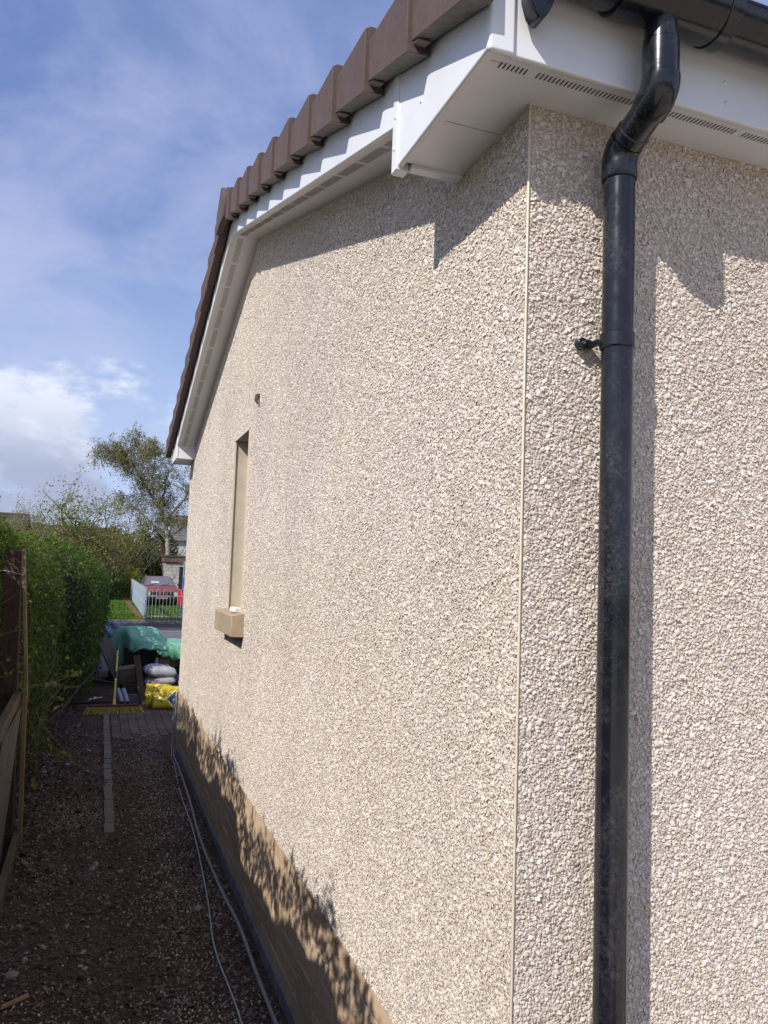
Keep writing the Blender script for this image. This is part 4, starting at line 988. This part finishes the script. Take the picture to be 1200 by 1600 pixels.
for s_ in (-1, 1):
    hl = MB().tube([(s_ * .615, .03, .56), (s_ * .615, -.035, .56)], .095, 14).build('headlight', M_LAMP, car, smooth=True); MB().tube([(s_ * .615, -.02, .56), (s_ * .615, -.030, .56)], .108, 14).build('bezel', M_TRIM, hl)
    MB().box((s_ * .92 - .07, 1.28, .92), (s_ * .92 + .07, 1.36, 1.03)).build('wing_mirror', M_TRIM, car, bevel=.01)
    for yw in (.72, 3.2):
        w_ = bpy.data.objects.new('wheel', None); w_.location = (s_ * .72, yw, .28); link(w_, car)
        MB().tube([(-.09, 0, 0), (-.08, 0, 0), (.08, 0, 0), (.09, 0, 0)], [.25, .28, .28, .25], 24).build('tyre', M_TYRE, w_, smooth=True); MB().tube([(-.095, 0, 0), (.095, 0, 0)], .17, 16).build('rim', M_RIM, w_)
MB().box((-.80, -.07, .30), (.80, .05, .42)).build('bumper', M_TRIM, car, bevel=.02); MB().box((-.26, -.078, .325), (.26, -.068, .40)).build('number_plate', simple('plate_white', (.22, .22, .22), (.3, .3, .3), 3, .4, 0), car)
MB().box((-.40, 1.30, .99), (-.02, 1.31, 1.12), M=Matrix.Rotation(0, 4, 'X')).build('white_panel', MAT_WHITE, car)  # plain white panel standing just ahead of the windscreen
MB().tube([(-.55, 1.12, .915), (-.1, 1.28, 1.02)], .008, 5).build('wiper', M_TRIM, car); MB().tube([(.05, 1.12, .915), (.5, 1.28, 1.02)], .008, 5).build('wiper', M_TRIM, car)
rb = thing('red_container', 'bright red plastic container standing right of the car', 'container', (2.84, 35.0, .12))
MB().hexa([(-.13, -.09, .0), (.15, -.09, .0), (.15, .12, .0), (-.13, .12, .0)], [(-.17, -.12, .66), (.18, -.12, .66), (.18, .14, .66), (-.17, .14, .66)]).build('tub', simple('red_plastic', (.55, .02, .03), (.65, .03, .04), 6, .4, .05), rb, bevel=.02)
MB().box((-.19, -.14, .66), (.20, .16, .72)).build('lid', bpy.data.materials['red_plastic'], rb, bevel=.01)
pp_ = thing('blue_post', 'thin post with blue lower half in front of the garage door', 'post', (3.02, 36.2, 0))
MB().tube([(0, 0, 0), (0, 0, 1.35)], .04, 10).build('lower_pole', simple('blue_paint', (.03, .13, .38), (.05, .18, .45), 6, .5, .05), pp_); MB().tube([(0, 0, 1.35), (0, 0, 2.1)], .03, 10).build('upper_pole', M_GALV, pp_)

# garage
m = Mat('block_wall'); bk = m.N.new('ShaderNodeTexBrick'); mp = m.N.new('ShaderNodeMapping'); mp.inputs['Rotation'].default_value = (R(90), 0, 0); m.L.new(m.src, mp.inputs[0]); m.L.new(mp.outputs[0], bk.inputs[0])
bk.inputs['Color1'].default_value = (.47, .44, .40, 1); bk.inputs['Color2'].default_value = (.42, .39, .35, 1); bk.inputs['Mortar'].default_value = (.30, .28, .25, 1); bk.inputs['Scale'].default_value = 1; bk.inputs['Brick Width'].default_value = .45; bk.inputs['Row Height'].default_value = .225; bk.inputs['Mortar Size'].default_value = .02
m.set(bk.outputs[0], .9, .2); m.bump(m.noise(20, 4), .3, .01); M_BLOCK = m.m
gar = thing('garage', 'small grey block garage with brown fascia behind the red car', 'garage', (3.0, 47, 0))
mb = MB(); mb.box((0, 0, -.05), (.85, .2, 2.05)); mb.box((2.9, 0, -.05), (3.6, .2, 2.05)); mb.box((.85, 0, 1.85), (2.9, .2, 2.05)); mb.box((0, .2, -.05), (.2, 6, 2.05)); mb.box((3.4, .2, -.05), (3.6, 6, 2.05)); mb.box((.2, 5.8, -.05), (3.4, 6, 2.05)); mb.build('wall', M_BLOCK, gar)
MB().box((-.02, -.12, 2.10), (3.7, -.06, 2.42)).box((-.06, -.12, 2.10), (-.02, 6.1, 2.42)).build('fascia', simple('brown_fascia', (.11, .06, .045), (.17, .10, .08), 4, .8, .2), gar)
MB().box((-.10, -.16, 2.42), (3.75, 6.2, 2.50)).build('roof', simple('felt_roof', (.05, .05, .05), (.09, .085, .08), 8, .9, .3), gar)
MB().box((.88, -.02, -.05), (.98, .06, 1.83)).box((2.8, -.02, -.05), (2.88, .06, 1.83)).box((.98, -.02, 1.76), (2.8, .06, 1.83)).build('door_frame', M_TRIM, gar)
for i in range(8): MB().box((1.0 + i * .225, .05, -.03), (1.0 + i * .225 + .218, .08, 1.75)).build('door_board', simple('grey_door%d' % i, (.10, .10, .11), (.15, .15, .16), 3, .8, .2) if i == 0 else bpy.data.materials['grey_door0'], gar)

# houses beyond
M_WALLW = simple('white_harl', (.50, .50, .48), (.60, .60, .58), 3, .9, .5, .02); M_ROOFD = simple('slate_brown', (.055, .042, .038), (.09, .07, .062), 2, .9, .6, .05, sc=(1, 1, 1)); M_ROOFG = simple('slate_grey', (.10, .095, .095), (.15, .14, .14), 2, .9, .6, .05)
def far_house(label, x, y, w, d_, hw, hr, roofm, chim=True, rows=10):
    t = thing('house', label, 'house', (x, y, 0)); MB().box((0, 0, -.1), (w, d_, hw)).add([(.02, 0, hw), (.02, d_, hw), (.02, d_ / 2, hr - .05)], [(0, 1, 2)]).add([(w - .02, 0, hw), (w - .02, d_, hw), (w - .02, d_ / 2, hr - .05)], [(0, 1, 2)]).build('wall', M_WALLW, t)
    mb = MB()
    for i in range(rows):
        for s_ in (0, 1):
            f0, f1 = i / rows, (i + 1) / rows; ya, yb = -.3 + (d_ / 2 + .3) * f0, -.3 + (d_ / 2 + .3) * f1; za, zb_ = hw - .05 + (hr - hw + .05) * f0, hw - .05 + (hr - hw + .05) * f1
            if s_: ya, yb = d_ - ya, d_ - yb
            mb.add([(-.2, ya, za + .05), (w + .2, ya, za + .05), (w + .2, yb, zb_ + .01), (-.2, yb, zb_ + .01), (-.2, ya, za - .01), (w + .2, ya, za - .01)], [(0, 1, 2, 3), (0, 4, 5, 1)])
    rf = mb.build('roof', roofm, t); MB().tube([(-.2, d_ / 2, hr + .02), (w + .2, d_ / 2, hr + .02)], .09, 8).build('ridge', roofm, rf)
    if chim: MB().box((w * .3, d_ / 2 - .35, hr - .4), (w * .3 + .9, d_ / 2 + .35, hr + .8)).build('chimney', M_WALLW, rf)
    for xw in np.arange(1.2, w - 1.8, 3.0):
        f = MB(); f.box((xw, -.03, .9), (xw + 1.4, .02, .96)).box((xw, -.03, 2.04), (xw + 1.4, .02, 2.1)).box((xw, -.03, .96), (xw + .06, .02, 2.04)).box((xw + 1.34, -.03, .96), (xw + 1.4, .02, 2.04)).box((xw + .67, -.03, .96), (xw + .73, .02, 2.04))
        wf = f.build('window', MAT_UPVC, t); MB().box((xw + .06, -.012, .96), (xw + 1.34, -.006, 2.04)).build('pane', MAT_GLASS, wf)
far_house('bungalow with dark brown roof above the hedge on the left', -14.5, 40, 10.0, 7.0, 2.5, 4.25, M_ROOFD, False)
far_house('far house with brown roof behind the small spring tree', -7.5, 72, 8.5, 7.0, 2.7, 5.1, M_ROOFD, False)
far_house('white house with grey roof behind the garage and the birch', 5.2, 68, 12.0, 8.0, 4.1, 6.4, M_ROOFG, True)
# more trees on the skyline so that the ground does not run bare to the horizon
n = 0
for x, y, rx, h in ((-22, 90, 7, 5.5), (-36, 110, 10, 7), (14, 95, 8, 6), (-10, 120, 12, 6.5), (6, 125, 12, 6), (30, 120, 14, 7), (-60, 130, 18, 8)):
    lab = ['broad hazy tree clump on the skyline, nearest of the left pair', 'broad hazy tree clump further left on the skyline', 'tree clump beyond the white house', 'long low tree line behind the brown roofs', 'long low tree line behind the birch', 'tree line far to the right', 'tree line far to the left'][n]; n += 1
    bush(lab, x, y, rx, 4, h, 4000, M_OLIVE, .45, 100 + n, 0 + 12)

# ================================================================ RUBBISH HEAP AT THE END OF THE PATH
def sack(name, label, cat, loc, size, mat, rot=(0, 0, 0), seed=0, flat=.7, group=None, wr=.012):
    nu, nv = 22, 16; w, l_, h = size; V_ = []; 
    u = np.linspace(-1, 1, nu); v = np.linspace(-1, 1, nv); U, Q = np.meshgrid(u, v)
    e = (1 - np.abs(U) ** 4) ** .55 * (1 - np.abs(Q) ** 4) ** .55
    e = np.nan_to_num(e)
    pts = []
    for s_ in (1, -1):
        x_ = U * w / 2 * (1 - .06 * Q ** 2); y_ = Q * l_ / 2 * (1 - .05 * U ** 2); z_ = s_ * e * h / 2 * (1 if s_ > 0 else flat)
        p = np.stack([x_, y_, z_], -1).reshape(-1, 3); p += (wr * e.reshape(-1, 1)) * np.stack([0 * p[:, 0], 0 * p[:, 0], vnoise(p, 16, seed + s_) + .6 * vnoise(p, 34, seed + 4)], 1); pts.append(p)
    V_ = np.concatenate(pts); i_ = np.arange(nu * nv).reshape(nv, nu); F1 = np.stack([i_[:-1, :-1], i_[:-1, 1:], i_[1:, 1:], i_[1:, :-1]], -1).reshape(-1, 4)
    F_ = np.concatenate([F1, F1[:, ::-1] + nu * nv])
    o = np_mesh(name, V_, F_, mat, None, smooth=True); o.location = loc; o.rotation_euler = rot
    bm = bmesh.new(); bm.from_mesh(o.data); bmesh.ops.remove_doubles(bm, verts=bm.verts, dist=.002); bm.to_mesh(o.data); bm.free()
    return tag(o, label, cat, group)
m = Mat('yellow_bag'); sxz = m.N.new('ShaderNodeSeparateXYZ'); m.L.new(m.src, sxz.inputs[0]); X_, Y_, Z_ = sxz.outputs
def band(a_, lo, hi): return m.math('MULTIPLY', m.math('GREATER_THAN', a_, lo), m.math('LESS_THAN', a_, hi))
dia = m.math('ADD', m.math('ABSOLUTE', m.math('SUBTRACT', X_, .11)), m.math('ABSOLUTE', m.math('ADD', Y_, .045)))
front = m.math('GREATER_THAN', Z_, -.005)
blue = m.math('MULTIPLY', m.math('LESS_THAN', dia, .105), front); white = m.math('MULTIPLY', m.math('LESS_THAN', dia, .122), front)
stripes = m.math('MULTIPLY', m.math('GREATER_THAN', m.math('SINE', m.math('MULTIPLY', Y_, 330)), .2), m.math('MULTIPLY', band(X_, -.02, .10), band(Y_, .06, .135)))
txt = m.math('MULTIPLY', m.math('MULTIPLY', stripes, m.math('GREATER_THAN', m.noise(95, 1), .5)), front)
specks = m.ramp(m.noise(24, 3), [(.62, 0.), (.66, 1.)])
c = m.mix(m.math('MAXIMUM', txt, specks), (.62, .47, .015), (.05, .045, .03)); c = m.mix(white, c, (.55, .55, .5)); c = m.mix(blue, c, (.045, .065, .11)); m.set(c, .38, .5); M_YEL = m.m
sack('cement_bag', 'yellow bag with dark blue diamond print, front one beside the wall', 'bag', (.125, 9.28, .155), (.37, .33, .10), M_YEL, (R(57), 0, R(-4)), 3, group='yellow bags', wr=.020)
sack('cement_bag', 'yellow bag mostly hidden behind the front yellow bag', 'bag', (.035, 9.42, .165), (.35, .32, .10), M_YEL, (R(62), R(4), R(5)), 7, group='yellow bags', wr=.020)
M_SACK = simple('grey_sack', (.28, .27, .29), (.42, .41, .44), 7, .6, .4, .006); M_SACK2 = simple('dusty_sack', (.24, .22, .22), (.34, .31, .31), 7, .6, .4, .006); M_BLK = simple('black_plastic', (.010, .011, .015), (.020, .021, .026), 6, .4, .3, .006)
sack('sand_sack', 'pale grey sack lying on top of the stacked sacks', 'sack', (.075, 9.95, .405), (.44, .36, .17), M_SACK, (R(4), R(5), R(8)), 13, group='grey sacks in the heap')
sack('sand_sack', 'dusty grey sack under the pale top one', 'sack', (.085, 9.95, .275), (.44, .38, .15), M_SACK2, (R(-2), R(-2), R(-5)), 17, group='grey sacks in the heap')
sack('sand_sack', 'lowest grey sack behind the yellow bags', 'sack', (.07, 9.97, .12), (.46, .38, .20), M_SACK2, (0, 0, R(3)), 19, group='grey sacks in the heap')
sack('sand_sack', 'purplish grey sack half hidden by the house corner', 'sack', (.50, 9.95, .21), (.40, .34, .36), M_SACK, (R(8), 0, R(10)), 23, wr=.02)
# timber, blocks, box, pipes
t = MB(); t.box((-.042, -.025, 0), (.042, .025, .70)); o = t.build('timber_offcut', MAT_PLANK, None, bevel=.006); o.location = (-.135, 9.66, -.01); o.rotation_euler = (R(-22), R(-9), R(3)); tag(o, 'rough brown timber offcut leaning beside the sacks', 'timber')
t = MB(); t.box((-.13, -.10, 0), (.13, .10, .21)); o = t.build('wooden_block', wood('pale_plank', (.15, .10, .07), (.25, .18, .13), (3, .3, 3)), None, bevel=.012, seg=2); o.location = (-.35, 9.98, .265); o.rotation_euler = (R(6), R(-9), R(-6)); tag(o, 'chunky brown wooden block lying on the concrete blocks', 'wood block')
M_CONC = simple('grey_concrete', (.15, .145, .14), (.23, .225, .22), 10, .95, .5, .006, .1); M_CONCD = simple('dark_concrete', (.05, .048, .047), (.09, .086, .084), 10, .95, .5, .006, .1)
o = MB().box((-.10, -.11, 0), (.10, .11, .13)).build('concrete_block', M_CONC, None, bevel=.006); o.location = (-.29, 9.86, 0); tag(o, 'pale concrete block at the bottom, right behind the broom', 'block')
o = MB().box((-.12, -.11, 0), (.12, .11, .13)).build('concrete_block', M_CONCD, None, bevel=.006); o.location = (-.31, 9.93, .131); o.rotation_euler = (0, 0, .1); tag(o, 'dark concrete block between the pale one and the wooden block', 'block')
M_PIPE = simple('pale_blue_plastic', (.24, .29, .35), (.34, .39, .45), 8, .4, .05)
for dx_, lab in ((0, 'pale blue plastic pipe offcut leaning nearest the broom handle'), (.068, 'pale blue plastic pipe offcut right of the other pipe')):
    t = thing('pipe_offcut', lab, 'pipe', (-.42 + dx_, 9.42, .075)); e0 = (-.05, .27, .13)
    b = MB(); n_ = 16; ax = Vector(e0).normalized(); u_ = ax.cross(Vector((0, 0, 1))).normalized(); w_ = ax.cross(u_)
    rg = [[Vector(c_) + (u_ * math.cos(6.283 * i / n_) + w_ * math.sin(6.283 * i / n_)) * r_ for i in range(n_)] for c_, r_ in (((0, 0, 0), .030), (e0, .030), (e0, .024), ((0, 0, 0), .024))]
    b.add([p for g_ in rg for p in g_], [(k_ * n_ + i, k_ * n_ + (i + 1) % n_, ((k_ + 1) % 4) * n_ + (i + 1) % n_, ((k_ + 1) % 4) * n_ + i) for k_ in range(4) for i in range(n_)]); b.build('tube_wall', M_PIPE, t, smooth=True)
    MB().tube([tuple(ax * .01), tuple(ax * .012)], .024, 14).build('hollow_shade', M_BLK, t)  # black disc inside the open end paints the shade of the hollow
# black tub, cardboard boxes, bottle
t = thing('black_tub', 'black plastic tub under the green sheet', 'tub', (-.13, 11.62, 0)); MB().hexa([(-.20, -.14, 0), (.20, -.14, 0), (.20, .2, 0), (-.20, .2, 0)], [(-.225, -.16, .56), (.225, -.16, .56), (.225, .22, .56), (-.225, .22, .56)]).build('tub_body', M_BLK, t, bevel=.01); MB().box((-.235, -.17, .555), (.235, .23, .585)).build('rim', M_BLK, t, bevel=.005)
M_CARD = simple('cardboard', (.30, .185, .10), (.40, .26, .155), 8, .9, .2, .002)
o = MB().hexa([(.10, 11.2, 0), (.68, 11.2, 0), (.68, 11.6, 0), (.10, 11.6, 0)], [(.12, 11.22, .30), (.66, 11.22, .30), (.66, 11.58, .30), (.12, 11.58, .30)]).build('black_crate', M_BLK, None, bevel=.02, seg=3); tag(o, 'low black plastic crate under the cardboard boxes', 'crate')
for (x, y, z_, w, d_, h, rz, lab) in ((.235, 11.25, .302, .15, .14, .14, .1, 'small cardboard box at the front of the black crate'), (.36, 11.36, .302, .20, .16, .19, -.15, 'upright cardboard box behind the small one'), (.56, 11.30, .302, .17, .16, .20, .2, 'cardboard box next to the house corner')):
    t = thing('cardboard_box', lab, 'box', (x, y, z_), rz); MB().box((-w / 2, -d_ / 2, 0), (w / 2, d_ / 2, h)).build('carton', M_CARD, t, bevel=.004); h < .15 and MB().hexa([(-w / 2, -d_ / 2, h), (w / 2, -d_ / 2, h), (w / 2, -d_ / 2 + .004, h), (-w / 2, -d_ / 2 + .004, h)], [(-w / 2, -d_ / 2 - .05, h + .035), (w / 2, -d_ / 2 - .05, h + .035), (w / 2, -d_ / 2 - .046, h + .037), (-w / 2, -d_ / 2 - .046, h + .037)]).build('flap', M_CARD, t)
t = thing('bottle', 'white plastic bottle standing right of the black tub', 'bottle', (.135, 11.26, .302)); MB().tube([(0, 0, 0), (0, 0, .12), (0, 0, .145), (0, 0, .16)], [.032, .032, .014, .013], 14).build('bottle_body', MAT_WHITE, t, smooth=True); MB().tube([(0, 0, .158), (0, 0, .182)], .016, 12).build('cap', MAT_PLANK, t)
# brown board leaning on the left
o = MB().hexa([(-.48, 11.62, .06), (-.34, 12.02, .27), (-.81 + .14, 12.02, .96), (-.81, 11.62, .75)], [(-.462, 11.609, .066), (-.322, 12.009, .276), (-.652, 12.009, .966), (-.792, 11.609, .756)]).build('leaning_board', MAT_BOARD); tag(o, 'dirty brown board leaning against the hedge left of the green sheet', 'board')
o = MB().box((-.55, 12.05, 0), (.20, 12.55, .80)).build('plywood_crate', MAT_BOARD, None, bevel=.01); tag(o, 'tall plywood crate hidden under the left of the green sheet', 'crate')
o = MB().box((.24, 11.95, 0), (.85, 12.5, .60)).build('plywood_crate', MAT_BOARD, None, bevel=.01); tag(o, 'lower plywood crate under the right of the green sheet', 'crate')
# green sheet draped over them
m = Mat('green_sheet'); gcol = m.ramp(m.noise(5, 5, .6), [(.3, (.22, .56, .37)), (.7, (.38, .74, .54))]); m.set(gcol, .3, .5); tr = m.N.new('ShaderNodeBsdfTranslucent'); m.L.new(gcol, tr.inputs[0]); mx = m.N.new('ShaderNodeMixShader'); mx.inputs[0].default_value = .4
m.L.new(m.b.outputs[0], mx.inputs[1]); m.L.new(tr.outputs[0], mx.inputs[2]); m.L.new(mx.outputs[0], m.N['Material Output'].inputs[0]); m.bump(m.noise(16, 4, .6, 1.5), .6, .02); M_GREEN = m.m
nu, nv = 70, 40; xs = np.linspace(-.62, .80, nu)
hem = np.interp(xs, [-.62, -.56, -.50, -.44, -.36, -.29, -.22, -.05, .10, .18, .27, .34, .45, .55, .80], [.52, .22, .05, .10, .30, .52, .56, .60, .585, .50, .43, .47, .44, .49, .46])
topz = np.interp(xs, [-.62, -.56, -.05, .14, .21, .27, .40, .80], [.80, .86, .865, .85, .80, .665, .65, .64])
V_ = []
for j in range(nv):
    q = j / (nv - 1)
    for i, x in enumerate(xs):
        if q < .55:
            f_ = q / .55; z_ = hem[i] + (topz[i] - hem[i]) * f_ ** .8; y_ = 11.40 + .55 * (1 - np.interp(x, [-.35, -.15], [1, 0])) * 0 + (.50 if x < -.33 else .0) * 1.0
            y_ = np.interp(x, [-.62, -.36, -.28, .80], [11.88, 11.86, 11.36, 11.05]) ; y_ = y_ + f_ ** 1.5 * (11.98 - y_)
        else:
            f_ = (q - .55) / .45; y_ = 11.98 + f_ * .62; z_ = topz[i] - .06 * f_ * f_
        V_.append((x, y_, z_))
V_ = np.array(V_); V_ += .024 * np.stack([vnoise(V_, 9, 71), vnoise(V_, 9, 72) * 1.2, vnoise(V_, 11, 73)], 1) + .008 * np.stack([vnoise(V_, 30, 74)] * 3, 1)
i_ = np.arange(nu * nv).reshape(nv, nu); F_ = np.stack([i_[:-1, :-1], i_[:-1, 1:], i_[1:, 1:], i_[1:, :-1]], -1).reshape(-1, 4)
o = np_mesh('plastic_sheet', V_, F_, M_GREEN, None, smooth=True); tag(o, 'pale green plastic sheet draped over the heap at the end of the path', 'sheet')
s_ = o.modifiers.new('solid', 'SOLIDIFY'); s_.thickness = .002
xs2 = np.linspace(-.27, .74, 60); G_ = []
for j in range(16):
    q = j / 15
    for x in xs2: G_.append((x, 11.02 + .10 * q - .05 * math.sin(q * 3.1), np.interp(x, [-.27, -.1, .25, .30, .36, .46, .74], [.545, .60, .575, .47, .42, .46, .45]) * (1 - q) + q * np.interp(x, [-.27, -.1, .1, .4, .74], [.57, .66, .66, .645, .66])))
G_ = np.array(G_); G_ += .022 * np.stack([vnoise(G_, 12, 171), vnoise(G_, 13, 172) * 1.3, vnoise(G_, 14, 173) * .8], 1) + .007 * np.stack([vnoise(G_, 34, 174)] * 3, 1)
ii_ = np.arange(60 * 16).reshape(16, 60); m = Mat('deep_green_sheet'); gcol = m.ramp(m.noise(6, 5, .6), [(.35, (.10, .36, .15)), (.65, (.30, .62, .44))]); m.set(gcol, .3, .5); tr = m.N.new('ShaderNodeBsdfTranslucent'); m.L.new(gcol, tr.inputs[0]); mx = m.N.new('ShaderNodeMixShader'); mx.inputs[0].default_value = .4
m.L.new(m.b.outputs[0], mx.inputs[1]); m.L.new(tr.outputs[0], mx.inputs[2]); m.L.new(mx.outputs[0], m.N['Material Output'].inputs[0])
o = np_mesh('plastic_sheet', G_, np.stack([ii_[:-1, :-1], ii_[:-1, 1:], ii_[1:, 1:], ii_[1:, :-1]], -1).reshape(-1, 4), m.m, None, smooth=True); tag(o, 'darker green fold of plastic sheet hanging above the cardboard boxes', 'sheet'); s_ = o.modifiers.new('solid', 'SOLIDIFY'); s_.thickness = .002
nu = 14; U, Q = np.meshgrid(np.linspace(0, 1, nu), np.linspace(0, 1, nu)); P_ = np.stack([-.66 + .20 * U, 11.84 + .16 * U + 0 * Q, .72 + .24 * Q], -1).reshape(-1, 3); P_ += .03 * np.stack([vnoise(P_, 14, 81), vnoise(P_, 14, 82), vnoise(P_, 14, 83)], 1)
i_ = np.arange(nu * nu).reshape(nu, nu); o = np_mesh('blue_sheet_scrap', P_, np.stack([i_[:-1, :-1], i_[:-1, 1:], i_[1:, 1:], i_[1:, :-1]], -1).reshape(-1, 4), simple('blue_grey_film', (.14, .19, .30), (.34, .40, .52), 14, .3, .3), None, smooth=True); tag(o, 'crumpled blue-grey plastic scrap at the top of the leaning board', 'plastic')
s_ = o.modifiers.new('solid', 'SOLIDIFY'); s_.thickness = .002
# broom
bm_ = thing('broom', 'wide push broom with yellow bristles and a yellow handle with black grip', 'broom', (-.525, 9.06, 0))
MB().box((-.30, -.03, .088), (.30, .03, .118)).build('head', MAT_PLANK, bm_, bevel=.006)
tw = Tw()
for i in range(52):
    for j in range(4):
        xx = -.31 + i * .0121; for_ = xx * .16; k_ = rng.normal(0, .004, 2)
        tw.add([(xx, -.028 + j * .019, .092), (xx + for_ * .5 + k_[0], -.036 + j * .020, .045), (xx + for_ + k_[0] * 2, -.045 + j * .023 + k_[1], rng.uniform(.0, .012))], .0058, .0064, 4)
b = tw.build('bristles', simple('yellow_bristle', (.52, .37, .07), (.68, .52, .12), 30, .7, .1), bm_); b['kind'] = 'stuff'
M_YH = simple('yellow_handle', (.55, .44, .06), (.66, .54, .10), 12, .4, .05)
p0 = Vector((-.005, 0, .10)); p1 = Vector((.025, .86, .775)); pt = lambda f_: tuple(p0.lerp(p1, f_))
MB().tube([pt(.03), pt(.93)], .0135, 14).build('handle', M_YH, bm_, smooth=True); MB().tube([pt(.90), pt(1.0)], .0165, 14).build('grip', M_BLK, bm_, smooth=True); MB().tube([pt(.42), pt(.43), pt(.53), pt(.54)], [.016, .020, .020, .016], 14).build('joint_collar', M_BLK, bm_, smooth=True)
MB().tube([pt(0), pt(.10)], [.024, .018], 12).build('socket', M_YH, bm_, smooth=True)
# dark scraps between hedge and heap
for (x, y, z_, l_, rz, rx, lab, mt) in ((-.78, 9.9, .03, .55, .25, .08, 'dark plank lying under the far hedge', MAT_POST), (-.72, 10.6, .20, .70, -.5, .2, 'broken branch-like slat under the far hedge', MAT_POST), (-.66, 9.25, .16, .30, .1, .0, 'thin pale lath resting along the broom head', MAT_RAIL)):
    o = MB().box((-l_ / 2, -.03, 0), (l_ / 2, .03, .018)).build('plank', mt, None, bevel=.002); o.location = (x, y, z_ if z_ > .1 else 0.005); o.rotation_euler = (0, rx * .5, rz); tag(o, lab, 'plank')
bpy.data.objects['plank.002'].location = (-.62, 9.14, .0)
for i, (x, y, lab) in enumerate(((-.72, 10.1, 'white scrap of paper on the dark ground under the far hedge'), (-.80, 9.95, 'second smaller white paper scrap left of the other'))):
    nu = 6; U, Q = np.meshgrid(np.linspace(-.5, .5, nu), np.linspace(-.5, .5, nu)); P_ = np.stack([U * (.10 - .04 * i), Q * .08, .02 + 0 * U], -1).reshape(-1, 3); P_ += .018 * np.stack([vnoise(P_, 40, 91 + i)] * 3, 1)
    i_ = np.arange(36).reshape(6, 6); o = np_mesh('paper_scrap', P_, np.stack([i_[:-1, :-1], i_[:-1, 1:], i_[1:, 1:], i_[1:, :-1]], -1).reshape(-1, 4), MAT_WHITE); o.location = (x, y, .02); tag(o, lab, 'paper')
# loose bits on the path
def cobble(label, x, y, r, mat, seed):
    U, Q = np.meshgrid(np.linspace(0, 2 * math.pi, 15)[:-1], np.linspace(.12, math.pi - .12, 8)); D = np.stack([np.cos(U) * np.sin(Q), np.sin(U) * np.sin(Q), np.cos(Q)], -1).reshape(-1, 3)
    P_ = D * np.array([r, r * .8, r * .5]) * (1 + .16 * vnoise(D, 2.6, seed))[:, None]; n_ = 14; F_ = [(j * n_ + i, (j + 1) * n_ + i, (j + 1) * n_ + (i + 1) % n_, j * n_ + (i + 1) % n_) for j in range(7) for i in range(n_)]
    P_ = P_.tolist(); b = MB(); b.add(P_, F_ + [tuple(range(n_)), tuple(7 * n_ + i for i in range(n_))[::-1]]); o = b.build('stone', mat, None, smooth=True); o.location = (x, y, float(gz(x, y)) + r * .3); o.rotation_euler = (0, .1, seed); return tag(o, label, 'stone')
M_PALE = simple('pale_stone', (.20, .175, .155), (.34, .30, .27), 20, .9, .4, .003)
cobble('rounded grey stone near the bottom left corner of the path', -1.09, 2.54, .032, M_PALE, 3)
cobble('small pale stone just beyond the rounded grey one', -1.045, 2.68, .020, M_PALE, 5)
cobble('fist-sized brown-grey stone beside the thin cable', -.215, 2.97, .034, M_PALE, 8)
cobble('flat pale stone lying left of the block edging', -.985, 6.45, .034, M_PALE, 11)
o = MB().hexa([(-.06, -.008, 0), (.055, -.010, 0), (.065, .004, 0), (-.05, .010, 0)], [(-.058, -.005, .012), (.05, -.008, .014), (.06, .003, .012), (-.05, .008, .010)]).build('wood_splinter', simple('fresh_wood', (.34, .20, .11), (.48, .30, .17), 30, .8, .3, .002)); o.location = (-1.055, 2.29, float(gz(-1.055, 2.29)) + .012); o.rotation_euler = (.05, -.05, .55); tag(o, 'orange-brown wood splinter near the bottom left corner', 'wood')
